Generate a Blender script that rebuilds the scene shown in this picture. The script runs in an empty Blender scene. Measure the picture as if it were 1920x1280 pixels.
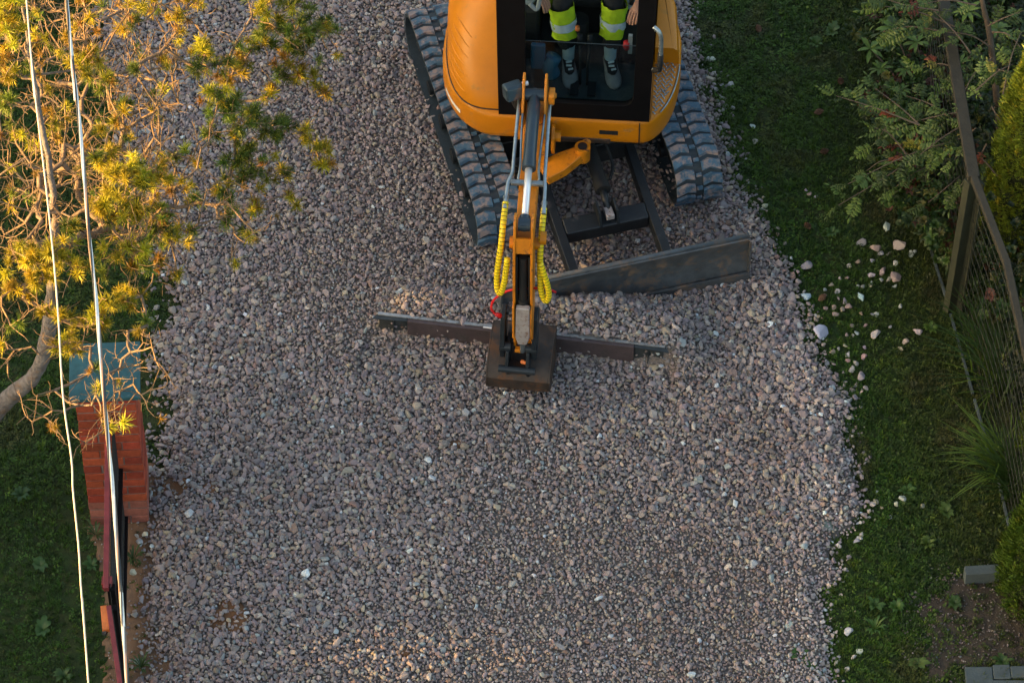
import bpy, bmesh, math, random
import numpy as np
from mathutils import Vector, Matrix, Euler, noise
random.seed(7)
rng = np.random.default_rng(7)
PI = math.pi
S = bpy.context.scene
COL = S.collection

# ------------------------------------------------------------------ camera
DIST, DEP, FPX = 30.0, math.radians(52), 8100.0
cam_d = bpy.data.cameras.new('camera'); cam = bpy.data.objects.new('camera', cam_d); COL.objects.link(cam)
CAM = Vector((0, -DIST*math.cos(DEP), DIST*math.sin(DEP)))
cam.location = CAM; cam.rotation_euler = (PI/2-DEP, 0, 0)
cam_d.sensor_width = 36; cam_d.lens = FPX/1920*36; cam_d.clip_end = 1500; cam_d.clip_start = 0.5
S.camera = cam
# ------------------------------------------------------------------ light: very low warm sun from the left, most of the yard in shade
SUN_EL = math.radians(8.0)
SUN_DIR = Vector((-math.cos(SUN_EL)*math.cos(math.radians(14)), -math.cos(SUN_EL)*math.sin(math.radians(14)), math.sin(SUN_EL)))  # towards the sun
W = bpy.data.worlds.new('World'); S.world = W; W.use_nodes = True
nt = W.node_tree; bg = nt.nodes['Background']
sky = nt.nodes.new('ShaderNodeTexSky'); sky.sky_type = 'NISHITA'; sky.sun_disc = False
sky.sun_elevation = SUN_EL; sky.sun_rotation = math.atan2(SUN_DIR.x, SUN_DIR.y)
sky.air_density = 1.0; sky.dust_density = 4.5; sky.ozone_density = 0.4
nt.links.new(sky.outputs[0], bg.inputs[0]); bg.inputs[1].default_value = 0.15
sl = bpy.data.lights.new('sun', 'SUN'); so = bpy.data.objects.new('sun', sl); COL.objects.link(so)
sl.energy = 5.0; sl.angle = math.radians(0.55); sl.color = (1.0, 0.56, 0.17)
so.rotation_euler = SUN_DIR.to_track_quat('Z', 'Y').to_euler(); so.location = (-20, -5, 12)
S.view_settings.view_transform = 'Standard'; S.view_settings.look = 'None'; S.view_settings.gamma = 1
S.view_settings.exposure = 2.1
try: S.view_settings.use_curve_mapping = False
except Exception: pass

# ------------------------------------------------------------------ helpers
def P(px, py, z=0.0):
    """world point at height z seen at photograph pixel px, py"""
    c, s = math.cos(DEP), math.sin(DEP)
    u = (px-960)/FPX; v = -(py-640)/FPX
    dz = -s+v*c; t = (z-CAM.z)/dz
    return Vector((t*u, CAM.y+t*(c+v*s), z))

def mat(name, col, rough=.6, metal=0., var=.15, vs=8., bump=0., bs=60., dirt=None, dthr=.55, ds=5., spec=.5, coat=0., col2=None, src=None, trans=0.):
    m = bpy.data.materials.new(name); m.use_nodes = True; n = m.node_tree.nodes; L = m.node_tree.links
    b = n['Principled BSDF']; b.inputs['Roughness'].default_value = rough; b.inputs['Metallic'].default_value = metal
    b.inputs['Specular IOR Level'].default_value = spec; b.inputs['Coat Weight'].default_value = coat
    tc = n.new('ShaderNodeTexCoord')
    nz = n.new('ShaderNodeTexNoise'); nz.inputs['Scale'].default_value = vs; nz.inputs['Detail'].default_value = 6; nz.inputs['Roughness'].default_value = .65
    L.new(tc.outputs['Object'], nz.inputs['Vector'])
    mr = n.new('ShaderNodeMapRange'); mr.inputs[1].default_value = .3; mr.inputs[2].default_value = .7
    mr.inputs[3].default_value = 1-var; mr.inputs[4].default_value = 1+var; L.new(nz.outputs[0], mr.inputs[0])
    hs = n.new('ShaderNodeVectorMath'); hs.operation = 'MULTIPLY'
    if src is None:
        if col2:
            mx0 = n.new('ShaderNodeMix'); mx0.data_type = 'RGBA'; mx0.inputs[6].default_value = (*col, 1); mx0.inputs[7].default_value = (*col2, 1)
            n2 = n.new('ShaderNodeTexNoise'); n2.inputs['Scale'].default_value = vs*.35; n2.inputs['Detail'].default_value = 5; L.new(tc.outputs['Object'], n2.inputs['Vector'])
            m2 = n.new('ShaderNodeMapRange'); m2.inputs[1].default_value = .38; m2.inputs[2].default_value = .62; L.new(n2.outputs[0], m2.inputs[0]); L.new(m2.outputs[0], mx0.inputs[0])
            L.new(mx0.outputs[2], hs.inputs[0])
        else: hs.inputs[0].default_value = col
    elif src == 'inst':
        a = n.new('ShaderNodeAttribute'); a.attribute_type = 'INSTANCER'; a.attribute_name = 'col'; L.new(a.outputs['Color'], hs.inputs[0])
    elif src == 'obj':
        a = n.new('ShaderNodeObjectInfo'); L.new(a.outputs['Color'], hs.inputs[0])
    L.new(mr.outputs[0], hs.inputs[1])
    out = hs.outputs[0]
    if dirt:
        nd = n.new('ShaderNodeTexNoise'); nd.inputs['Scale'].default_value = ds; nd.inputs['Detail'].default_value = 10; nd.inputs['Roughness'].default_value = .72
        L.new(tc.outputs['Object'], nd.inputs['Vector'])
        md = n.new('ShaderNodeMapRange'); md.inputs[1].default_value = dthr; md.inputs[2].default_value = dthr+.12; L.new(nd.outputs[0], md.inputs[0])
        mx = n.new('ShaderNodeMix'); mx.data_type = 'RGBA'; L.new(md.outputs[0], mx.inputs[0]); L.new(out, mx.inputs[6]); mx.inputs[7].default_value = (*dirt, 1)
        out = mx.outputs[2]
        mr2 = n.new('ShaderNodeMapRange'); L.new(md.outputs[0], mr2.inputs[0]); mr2.inputs[3].default_value = rough; mr2.inputs[4].default_value = .85; L.new(mr2.outputs[0], b.inputs['Roughness'])
    L.new(out, b.inputs['Base Color'])
    if bump:
        nb = n.new('ShaderNodeTexNoise'); nb.inputs['Scale'].default_value = bs; nb.inputs['Detail'].default_value = 5; L.new(tc.outputs['Object'], nb.inputs['Vector'])
        bp = n.new('ShaderNodeBump'); bp.inputs['Strength'].default_value = bump; bp.inputs['Distance'].default_value = .01
        L.new(nb.outputs[0], bp.inputs['Height']); L.new(bp.outputs[0], b.inputs['Normal'])
    if trans:   # thin leaf: some light passes through
        tr = n.new('ShaderNodeBsdfTranslucent'); L.new(out, tr.inputs[0]); ms = n.new('ShaderNodeMixShader'); ms.inputs[0].default_value = trans
        L.new(b.outputs[0], ms.inputs[1]); L.new(tr.outputs[0], ms.inputs[2]); L.new(ms.outputs[0], n['Material Output'].inputs[0])
    return m

def glass(name, tint, refl=1.45):
    m = bpy.data.materials.new(name); m.use_nodes = True; n = m.node_tree.nodes; L = m.node_tree.links
    n.remove(n['Principled BSDF']); t = n.new('ShaderNodeBsdfTransparent'); t.inputs[0].default_value = (*tint, 1)
    g = n.new('ShaderNodeBsdfGlossy'); g.inputs['Roughness'].default_value = .06; lw = n.new('ShaderNodeLayerWeight'); lw.inputs[0].default_value = .5; pw_ = n.new('ShaderNodeMath'); pw_.operation = 'POWER'; pw_.inputs[1].default_value = 4.; L.new(lw.outputs['Facing'], pw_.inputs[0]); f = n.new('ShaderNodeMath'); f.operation = 'MULTIPLY_ADD'; f.inputs[1].default_value = .9; f.inputs[2].default_value = .045; L.new(pw_.outputs[0], f.inputs[0])
    x = n.new('ShaderNodeMixShader'); L.new(f.outputs[0], x.inputs[0]); L.new(t.outputs[0], x.inputs[1]); L.new(g.outputs[0], x.inputs[2]); L.new(x.outputs[0], n['Material Output'].inputs[0])
    return m

DUST = (.16, .135, .12)
MT = dict(
    yellow=mat('yellow_paint', (.50, .178, .003), .40, 0, .14, 3, .02, 40, dirt=(.34, .17, .04), dthr=.57, ds=9, spec=.35),
    yellow_old=mat('worn_yellow_paint', (.54, .185, .004), .5, 0, .22, 9, .08, 90, dirt=(.05, .03, .018), dthr=.56, ds=20),
    black=mat('black_paint', (.006, .006, .007), .4, 0, .2, 10, .02, 60, spec=.10),
    matt=mat('matt_black', (.007, .009, .011), .75, 0, .3, 12, .1, 90),
    rubber=mat('track_rubber', (.016, .028, .038), .62, 0, .3, 12, .25, 120, dirt=(.05, .055, .06), dthr=.56, ds=26),
    lug=mat('track_lug_rubber', (.045, .105, .165), .66, 0, .35, 14, .3, 130, dirt=(.26, .205, .19), dthr=.47, ds=15),
    steel=mat('chrome_rod', (.93, .93, .93), .30, .45, .03, 6),  # near-white diffuse share paints in the bright sky reflection
    zinc=mat('galvanised_pipe', (.30, .37, .41), .42, .75, .25, 18, .05, 80, dirt=(.16, .14, .12), dthr=.62, ds=18),
    cyl=mat('dark_cylinder_paint', (.022, .042, .060), .33, .1, .15, 8, .02, 60, dirt=(.12, .10, .09), dthr=.66, ds=14),
    rust=mat('rusty_bucket_steel', (.050, .038, .032), .55, .35, .35, 12, .15, 70, dirt=(.13, .065, .035), dthr=.50, ds=11),
    blade=mat('scuffed_blade_steel', (.095, .108, .120), .5, .4, .3, 9, .15, 80, dirt=(.21, .15, .11), dthr=.51, ds=8),
    frame=mat('undercarriage_paint', (.010, .014, .018), .5, .1, .3, 10, .1, 80, dirt=(.10, .085, .075), dthr=.60, ds=10),
    beam=mat('primer_painted_steel', (.078, .058, .062), .55, .2, .2, 9, .1, 60, dirt=(.06, .055, .055), dthr=.55, ds=14),
    beam_end=mat('grey_steel', (.045, .055, .060), .5, .4, .25, 12, .1, 60, dirt=(.16, .13, .11), dthr=.58, ds=12),
    hose=mat('yellow_hose_sleeve', (.80, .62, .01), .42, 0, .12, 25, .03, 60, dirt=(.28, .20, .03), dthr=.64, ds=20),
    link=mat('dark_linkage_steel', (.014, .022, .030), .45, .2, .3, 14, .1, 70, dirt=(.07, .055, .045), dthr=.6, ds=18),
    edge=mat('bare_worn_edge', (.34, .36, .37), .4, .5, .25, 20, dirt=(.10, .08, .07), dthr=.55, ds=12),
    red=mat('red_plastic', (.55, .015, .02), .45),
    worn=mat('worn_grey_plate', (.36, .34, .34), .5, .3, .25, 14, .08, 60, dirt=(.16, .06, .02), dthr=.53, ds=34),
    brick=mat('red_brick', (.36, .06, .022), .8, 0, .28, 22, .35, 110, src='obj', dirt=(.10, .035, .02), dthr=.64, ds=16),
    mortar=mat('mortar', (.22, .155, .135), .9, 0, .25, 30, .4, 120),
    cap=mat('painted_tin_cap', (.022, .095, .115), .55, .1, .3, 9, .05, 50, dirt=(.20, .24, .22), dthr=.60, ds=22),
    redrail=mat('red_oxide_paint', (.20, .035, .04), .5, .2, .3, 14, .1, 70, dirt=(.09, .06, .05), dthr=.6, ds=20),
    orange=mat('orange_painted_steel', (.62, .17, .04), .5, .1, .2, 14, .05, 60),
    wire=mat('dark_fence_wire', (.03, .033, .035), .6, .3),
    oldwire=mat('galvanised_wire', (.030, .032, .024), .6, .3),
    alu=mat('bare_aluminium_strand', (.88, .87, .84), .30, .85, .10, 25),
    cablew=mat('pale_cable_sheath', (.72, .62, .52), .45, .1, .08, 25),
    cableb=mat('black_cable_sheath', (.03, .04, .05), .4),
    wood=mat('weathered_rail_wood', (.030, .027, .018), .8, 0, .3, 16, .3, 60),
    post=mat('weathered_post', (.034, .038, .020), .75, 0, .3, 12, .3, 60, dirt=(.04, .05, .025), dthr=.55, ds=9),
    bark=mat('grey_pine_bark', (.15, .14, .14), .85, 0, .5, 22, 1.0, 45, dirt=(.14, .09, .06), dthr=.52, ds=12),
    limb=mat('pine_limb', (.17, .125, .09), .85, 0, .4, 20, .4, 60), twig=mat('dry_twig', (.19, .125, .07), .8, 0, .35, 30),
    darktwig=mat('brown_twig', (.10, .075, .055), .8, 0, .35, 30),
    needle=mat('pine_needles', (.1, .14, .03), .55, 0, .25, 12, src='inst', trans=.3),
    blade_g=mat('grass_blades', (.06, .1, .02), .6, 0, .2, 12, src='inst', trans=.25),
    leaf=mat('green_leaf', (.06, .1, .03), .5, 0, .2, 25, src='inst', trans=.25),
    leafo=mat('leaf_surface', (.06, .1, .03), .5, 0, .2, 25, src='obj', trans=.25),
    stone=mat('crushed_stone', (.3, .25, .25), .82, 0, .16, 28, .25, 90, src='inst', spec=.35),
    stoneo=mat('loose_stone', (.3, .25, .25), .82, 0, .16, 28, .25, 90, src='obj', spec=.35),
    bed=mat('gravel_bed_grit', (.18, .155, .14), .95, 0, .45, 90, .9, 180, dirt=(.13, .085, .06), dthr=.6, ds=3),
    sand=mat('bare_sandy_soil', (.20, .115, .065), .95, 0, .25, 9, .5, 120, dirt=(.13, .09, .06), dthr=.56, ds=7),
    earth=mat('mossy_turf', (.014, .036, .004), .95, 0, .4, 18, .8, 100, col2=(.030, .040, .007)),
    path=mat('worn_stony_soil', (.055, .042, .030), .95, 0, .35, 14, .6, 120, dirt=(.04, .05, .02), dthr=.55, ds=6),
    slab=mat('concrete_slab', (.065, .088, .095), .8, 0, .2, 9, .25, 90, dirt=(.08, .09, .085), dthr=.56, ds=9),
    skin=mat('skin', (.42, .22, .15), .55, 0, .06, 20), trous=mat('black_work_trousers', (.012, .013, .016), .85, 0, .25, 20, .3, 40),
    hivis=mat('hi_vis_yellow', (.42, .60, .012), .7, 0, .16, 14, .5, 22, dirt=(.25, .34, .03), dthr=.62, ds=12), tape=mat('reflective_tape', (.52, .62, .68), .4, .1, .15, 30, .2, 35),
    jacket=mat('dark_jacket', (.015, .018, .025), .85), sock=mat('pale_sock', (.45, .55, .60), .85), shoe=mat('grey_trainer', (.33, .30, .29), .7, 0, .15, 20), hair=mat('brown_hair', (.05, .03, .02), .7),
    lace=mat('white_lace', (.7, .72, .72), .7), blue=mat('blue_plastic', (.02, .11, .19), .45), lens=mat('light_lens', (.05, .09, .12), .1, .2, spec=.8),
    grey=mat('grey_plastic', (.30, .33, .35), .4), mat_=mat('rubber_floor_mat', (.06, .078, .08), .7, 0, .25, 12, dirt=(.13, .135, .13), dthr=.56, ds=7), white=mat('white_decal', (.7, .7, .68), .5),
    plaster=mat('blocker_plaster', (.36, .32, .27), .9, 0, .15, 5, .3, 40), blocker_roof=mat('blocker_roof_grey', (.11, .10, .10), .8, 0, .2, 6),
    water=None,
)
GL = glass('cab_glass', (.42, .56, .60))

class MB:
    def __init__(s, m=None): s.v = []; s.f = []; s.m = m or Matrix()
    def add(s, vs, fs, m=None):
        o = len(s.v); mm = s.m @ m if m is not None else s.m
        s.v += [tuple(mm @ Vector(v)) for v in vs]; s.f += [tuple(i+o for i in f) for f in fs]; return s
    def box(s, a, b, m=None):
        x0, y0, z0 = a; x1, y1, z1 = b
        return s.add([(x0, y0, z0), (x1, y0, z0), (x1, y1, z0), (x0, y1, z0), (x0, y0, z1), (x1, y0, z1), (x1, y1, z1), (x0, y1, z1)],
                     [(3, 2, 1, 0), (4, 5, 6, 7), (0, 1, 5, 4), (1, 2, 6, 5), (2, 3, 7, 6), (3, 0, 4, 7)], m)
    def prism(s, poly, t0, t1, axis='x', m=None):
        """poly of 2-D points extruded along axis from t0 to t1"""
        n = len(poly)
        f = {'x': lambda p, t: (t, p[0], p[1]), 'y': lambda p, t: (p[0], t, p[1]), 'z': lambda p, t: (p[0], p[1], t)}[axis]
        vs = [f(p, t0) for p in poly]+[f(p, t1) for p in poly]
        fs = [tuple(range(n-1, -1, -1)), tuple(range(n, 2*n))]+[(i, (i+1) % n, (i+1) % n+n, i+n) for i in range(n)]
        return s.add(vs, fs, m)
    def tube(s, pts, r, n=8, cap=True, m=None):
        pts = [Vector(p) for p in pts]; k = len(pts)
        rs = [r]*k if not hasattr(r, '__len__') else list(r)
        vs = []; fs = []; up = None
        for i, p in enumerate(pts):
            t = (pts[min(i+1, k-1)]-pts[max(i-1, 0)])
            if t.length < 1e-9: t = Vector((0, 0, 1))
            t.normalize()
            if up is None: up = Vector((0, 0, 1)) if abs(t.z) < .9 else Vector((1, 0, 0))
            a = t.cross(up)
            if a.length < 1e-6: a = t.orthogonal()
            a.normalize(); up = a.cross(t).normalized()
            for j in range(n):
                q = 2*PI*j/n; vs.append(p+(a*math.cos(q)+up*math.sin(q))*rs[i])
        for i in range(k-1):
            for j in range(n): fs.append((i*n+j, i*n+(j+1) % n, (i+1)*n+(j+1) % n, (i+1)*n+j))
        if cap: fs.append(tuple(range(n-1, -1, -1))); fs.append(tuple(range((k-1)*n, k*n)))
        return s.add(vs, fs, m)
    def build(s, name, m, parent=None, label=None, bev=0, smooth=False, loc=None, kind=None, seg=2):
        me = bpy.data.meshes.new(name); me.from_pydata(s.v, [], s.f); me.materials.append(m)
        bm = bmesh.new(); bm.from_mesh(me); bmesh.ops.recalc_face_normals(bm, faces=bm.faces); bm.to_mesh(me); bm.free()
        o = bpy.data.objects.new(name, me); COL.objects.link(o); o.parent = parent
        if smooth: me.shade_smooth()
        if bev:
            b = o.modifiers.new('bevel', 'BEVEL'); b.width = bev; b.segments = seg; b.limit_method = 'ANGLE'; b.angle_limit = math.radians(35)
            me.shade_smooth(); b.harden_normals = True
        if loc: o.location = loc
        if label: o['label'] = label
        if kind: o['kind'] = kind
        return o
def smooth_auto(o, ang=40):
    o.data.shade_smooth()
    bm = bmesh.new(); bm.from_mesh(o.data)
    for e in bm.edges:
        if len(e.link_faces) == 2 and e.calc_face_angle(0) > math.radians(ang): e.smooth = False
    bm.to_mesh(o.data); bm.free(); return o
def thing(name, label, cat, loc=(0, 0, 0), group=None, rz=0):
    o = bpy.data.objects.new(name, None); COL.objects.link(o); o.location = loc; o.rotation_euler = (0, 0, rz); o.empty_display_size = .2
    o['label'] = label; o['category'] = cat
    if group: o['group'] = group
    return o
def tag(o, label, cat, group=None):
    o['label'] = label; o['category'] = cat
    if group: o['group'] = group
    return o
def cr(pts, n=6):
    """Catmull-Rom through pts"""
    pts = [Vector(p) for p in pts]; q = [pts[0]*2-pts[1]]+pts+[pts[-1]*2-pts[-2]]; out = []
    for i in range(1, len(q)-2):
        for k in range(n):
            t = k/n; a, b, c, d = q[i-1], q[i], q[i+1], q[i+2]
            out.append(.5*((2*b)+(c-a)*t+(2*a-5*b+4*c-d)*t*t+(3*b-a-3*c+d)*t**3))
    out.append(pts[-1]); return out

SRC = {}
def source_mesh(name, v, f, m, smooth=False):
    me = bpy.data.meshes.new(name); me.from_pydata([tuple(x) for x in v], [], f); me.materials.append(m)
    if smooth: me.shade_smooth()
    return me
def scatter(name, pts, rot, scl, idx, col, meshes, parent=None, label=None, cat=None, kind='stuff'):
    """points that carry small meshes: geometry nodes, one object"""
    key = tuple(me.name for me in meshes)
    if key not in SRC:
        c = bpy.data.collections.new(name+'_kinds')
        for i, me in enumerate(meshes):
            c.objects.link(bpy.data.objects.new('%s_kind_%02d' % (name, i), me))
        SRC[key] = c
    n = len(pts); me = bpy.data.meshes.new(name); me.vertices.add(n)
    pts = np.asarray(pts, dtype=np.float32); rot = np.asarray(rot, dtype=np.float32); scl = np.asarray(scl, dtype=np.float32)
    if scl.ndim == 1: scl = np.repeat(scl[:, None], 3, 1)
    me.vertices.foreach_set('co', pts.ravel())
    for nm, ty, key2, arr in (('rot', 'FLOAT_VECTOR', 'vector', rot), ('scl', 'FLOAT_VECTOR', 'vector', scl)):
        a = me.attributes.new(nm, ty, 'POINT'); a.data.foreach_set(key2, arr.astype(np.float32).ravel())
    a = me.attributes.new('idx', 'INT', 'POINT'); a.data.foreach_set('value', np.asarray(idx, dtype=np.int32))
    col = np.asarray(col, dtype=np.float32); c4 = np.ones((n, 4), np.float32); c4[:, :3] = col
    a = me.attributes.new('col', 'FLOAT_COLOR', 'POINT'); a.data.foreach_set('color', c4.ravel())
    me.materials.append(meshes[0].materials[0])
    o = bpy.data.objects.new(name, me); COL.objects.link(o); o.parent = parent
    g = bpy.data.node_groups.new(name+'_nodes', 'GeometryNodeTree'); N = g.nodes; L = g.links
    g.interface.new_socket('Geometry', in_out='INPUT', socket_type='NodeSocketGeometry'); g.interface.new_socket('Geometry', in_out='OUTPUT', socket_type='NodeSocketGeometry')
    gi = N.new('NodeGroupInput'); go = N.new('NodeGroupOutput'); ip = N.new('GeometryNodeInstanceOnPoints'); ci = N.new('GeometryNodeCollectionInfo')
    ci.inputs['Collection'].default_value = SRC[key]; ci.inputs['Separate Children'].default_value = True; ci.inputs['Reset Children'].default_value = True
    def na(nm, ty):
        x = N.new('GeometryNodeInputNamedAttribute'); x.data_type = ty; x.inputs['Name'].default_value = nm
        return [s for s in x.outputs if s.enabled and s.name == 'Attribute'][0]
    L.new(gi.outputs[0], ip.inputs['Points']); L.new(ci.outputs[0], ip.inputs['Instance']); ip.inputs['Pick Instance'].default_value = True
    L.new(na('idx', 'INT'), ip.inputs['Instance Index']); L.new(na('rot', 'FLOAT_VECTOR'), ip.inputs['Rotation']); L.new(na('scl', 'FLOAT_VECTOR'), ip.inputs['Scale'])
    L.new(ip.outputs[0], go.inputs[0])
    md = o.modifiers.new('scatter', 'NODES'); md.node_group = g
    if kind: o['kind'] = kind
    if label: o['label'] = label
    if cat: o['category'] = cat
    return o

# vectorised smooth value noise
def vnoise(x, y, sc, seed=0):
    x = np.asarray(x)*sc; y = np.asarray(y)*sc; xi = np.floor(x).astype(int); yi = np.floor(y).astype(int); fx = x-xi; fy = y-yi
    fx = fx*fx*(3-2*fx); fy = fy*fy*(3-2*fy)
    def h(a, b):
        v = (a*374761393+b*668265263+seed*1442695041) & 0xffffffff; v = ((v ^ (v >> 13))*1274126177) & 0xffffffff
        return ((v ^ (v >> 16)) & 0xffff)/65535.
    return (h(xi, yi)*(1-fx)+h(xi+1, yi)*fx)*(1-fy)+(h(xi, yi+1)*(1-fx)+h(xi+1, yi+1)*fx)*fy
def fbm(x, y, sc, seed=0): return vnoise(x, y, sc, seed)*.55+vnoise(x, y, sc*2.1, seed+1)*.3+vnoise(x, y, sc*4.3, seed+2)*.15

# ------------------------------------------------------------------ ground
def boundary(px):
    w = [P(a, b) for a, b in px]; w.sort(key=lambda p: p.y)
    return np.array([p.y for p in w]), np.array([p.x for p in w])
LB = boundary([(300, 1500), (292, 1280), (284, 1100), (300, 1000), (296, 900), (300, 800), (296, 640), (330, 560), (300, 450), (240, 300), (190, 100), (165, -100), (150, -400)])
RB = boundary([(1540, 1500), (1555, 1280), (1560, 1180), (1572, 1060), (1585, 980), (1612, 880), (1605, 820), (1560, 720), (1520, 640), (1475, 540), (1440, 460), (1410, 390), (1360, 260), (1325, 140), (1300, 30), (1290, -100), (1270, -400)])
def gl(y): return np.interp(y, LB[0], LB[1])
def gr(y): return np.interp(y, RB[0], RB[1])
def edge_d(x, y):
    """distance inside the gravel edge (negative outside)"""
    w = (fbm(x, y, 2.2, 5)-.5)*.26+(vnoise(x, y, 7, 25)-.5)*.12
    return np.minimum(x-gl(y), gr(y)-x)+w
def sstep(a, b, x): t = np.clip((x-a)/(b-a), 0, 1); return t*t*(3-2*t)
B_A = math.radians(-8.3)   # heading of the levelling beam
BC = np.array([.06, -.085])
def gz(x, y):
    x = np.asarray(x, float); y = np.asarray(y, float)
    d = edge_d(x, y)
    h = .055*sstep(-.05, .22, d)+(fbm(x, y, 1.4, 9)-.5)*.035+(fbm(x, y, 4, 19)-.5)*.03*sstep(0, .2, d)
    # windrow pushed up on the machine side of the beam
    u = (x-BC[0])*math.cos(B_A)+(y-BC[1])*math.sin(B_A); v = -(x-BC[0])*math.sin(B_A)+(y-BC[1])*math.cos(B_A)
    k_ = sstep(1.0, 1.15, np.abs(u)); m = sstep(-.02-.22*k_, .03+.12*k_, v)*(1-sstep(.18, .50+.16*(u > .3), v))*sstep(-1.12, -.85, u)*(1-sstep(1.05, 1.35, u))
    h = h+m*(.105+.05*vnoise(x, y, 3, 3)+.05*sstep(.1, .5, u))
    h = h+.10*np.exp(-((u-.45)/.42)**2-((v-.26)/.16)**2)+.13*np.exp(-((u-.02)/.20)**2-((v-.30)/.14)**2)+.07*np.exp(-((u+.55)/.35)**2-((v-.14)/.12)**2)
    h = h-.035*sstep(.0, .10, -v)*(1-sstep(.25, .6, -v))*(np.abs(u) < 1.1)
    return h

def sheet(name, m, xs, ys, fz, keep=None, kind='structure'):
    X, Y = np.meshgrid(xs, ys); Z = fz(X, Y); nx = len(xs); v = np.stack([X.ravel(), Y.ravel(), Z.ravel()], 1)
    f = []
    for j in range(len(ys)-1):
        for i in range(nx-1):
            if keep is None or keep(.5*(xs[i]+xs[i+1]), .5*(ys[j]+ys[j+1])): f.append((j*nx+i, j*nx+i+1, (j+1)*nx+i+1, (j+1)*nx+i))
    me = bpy.data.meshes.new(name); me.from_pydata(v.tolist(), [], f); me.materials.append(m); me.shade_smooth()
    o = bpy.data.objects.new(name, me); COL.objects.link(o); o['kind'] = kind; return o
g = MB(); g.add([(-400, -400, -.06), (400, -400, -.06), (400, 400, -.06), (-400, 400, -.06)], [(0, 1, 2, 3)]); g.build('ground', MT['earth'], kind='structure')
def lawn_z(x, y): return (fbm(x, y, 1.1, 40)-.5)*.04-.01
sheet('lawn', MT['earth'], np.linspace(-7, 7, 113), np.linspace(-7, 7, 113), lambda x, y: lawn_z(x, y)*sstep(7, 6, np.maximum(abs(x), abs(y)))-.05*sstep(6, 7, np.maximum(abs(x), abs(y))))
gxs = np.linspace(-4.4, 3.2, 191); gys = np.linspace(-5, 7.5, 314)
def gbed(x, y):
    d = edge_d(x, y); return np.where(d > -.02, gz(x, y)-.012, -.08)
sheet('gravel_bed', MT['bed'], gxs, gys, gbed, keep=lambda x, y: float(edge_d(x, y)) > -.15)
# bare sandy strip along the fence at the left, worn stony patch at the lower right
SB = boundary([(170, 985), (200, 1100), (205, 1280), (205, 1500), (200, 960), (230, 700)])
def sandd(x, y):
    xl = np.interp(y, SB[0], SB[1]); return np.minimum(np.minimum(x-xl, gl(y)+.12-x), -1.5-y+.45*((x > -2.5)))+(fbm(x, y, 3, 77)-.5)*.22+(vnoise(x, y, 16, 78)-.5)*.10
sheet('sandy_strip', MT['sand'], np.linspace(-3.6, -2.1, 61), np.linspace(-5, -.6, 150), lambda x, y: lawn_z(x, y)+np.where(sandd(x, y) > -.03, .006+(fbm(x, y, 9, 6)-.5)*.014, -.03), keep=lambda x, y: float(sandd(x, y)) > -.1)
PC = P(1835, 1175)
def pathd(x, y): return 1-((x-PC.x)/.42)**2-((y-PC.y)/.42)**2+(fbm(x, y, 3, 55)-.5)*1.6+(vnoise(x, y, 14, 56)-.5)*.9
sheet('worn_patch', MT['path'], np.linspace(2.3, 4.3, 60), np.linspace(-3.6, -1.4, 60), lambda x, y: lawn_z(x, y)+np.where(pathd(x, y) > 0, .004, -.03)+(fbm(x, y, 6, 61)-.5)*.008, keep=lambda x, y: float(pathd(x, y)) > -.25)

# ------------------------------------------------------------------ stones
def stone_mesh(i, m, n=13):
    r = random.Random(100+i); pts = []
    for k in range(n):
        v = Vector((r.gauss(0, 1), r.gauss(0, 1), r.gauss(0, 1))).normalized()*r.uniform(.86, 1.05); pts.append(v)
    sx, sy, sz = r.uniform(.85, 1.2), r.uniform(.65, .95), r.uniform(.5, .75)
    bm = bmesh.new()
    for p in pts: bm.verts.new((p.x*sx*.5, p.y*sy*.5, p.z*sz*.5))
    res = bmesh.ops.convex_hull(bm, input=bm.verts)
    for e in res['geom_interior']:
        if isinstance(e, bmesh.types.BMVert) and e.is_valid: bm.verts.remove(e)
    bmesh.ops.dissolve_limit(bm, angle_limit=math.radians(14), verts=bm.verts, edges=bm.edges)
    bmesh.ops.bevel(bm, geom=list(bm.edges), offset=.055, segments=1, affect='EDGES', clamp_overlap=True)
    bmesh.ops.triangulate(bm, faces=bm.faces); bmesh.ops.recalc_face_normals(bm, faces=bm.faces)
    me = bpy.data.meshes.new('stone'); bm.to_mesh(me); bm.free(); me.materials.append(m)
    me.shade_smooth() if False else None
    return me
STONES = [stone_mesh(i, MT['stone'], 11+i % 5) for i in range(14)]
STONES_O = [stone_mesh(i+30, MT['stoneo'], 14) for i in range(8)]
PAL = np.array([(.275, .228, .222), (.232, .20, .202), (.325, .282, .262), (.27, .256, .245), (.335, .29, .225), (.24, .17, .145), (.19, .175, .185), (.42, .385, .345), (.27, .30, .31), (.50, .56, .58)])
PW = np.array([.27, .18, .15, .12, .085, .045, .07, .035, .035, .010]); PW /= PW.sum()
def stone_cols(n, light=None):
    k = rng.choice(len(PAL), n, p=PW); c = PAL[k]*np.array([1.02, .995, .99])*rng.uniform(.72, 1.28, (n, 1))*rng.uniform(.96, 1.04, (n, 3))
    if light is not None: c = c*light[:, None]
    return c
def jgrid(x0, x1, y0, y1, s):
    X, Y = np.meshgrid(np.arange(x0, x1, s), np.arange(y0, y1, s*.87)); X = X+(np.arange(X.shape[0]) % 2)[:, None]*s*.5
    n = X.size; return X.ravel()+rng.uniform(-.42, .42, n)*s, Y.ravel()+rng.uniform(-.42, .42, n)*s
BARE = [(P(430, 1168).x, P(430, 1168).y, .13), (P(335, 915).x, P(335, 915).y, .09), (P(395, 925).x, P(395, 925).y, .06), (P(760, 1230).x, P(760, 1230).y, .05), (P(860, 845).x, P(860, 845).y, .05)]
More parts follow.
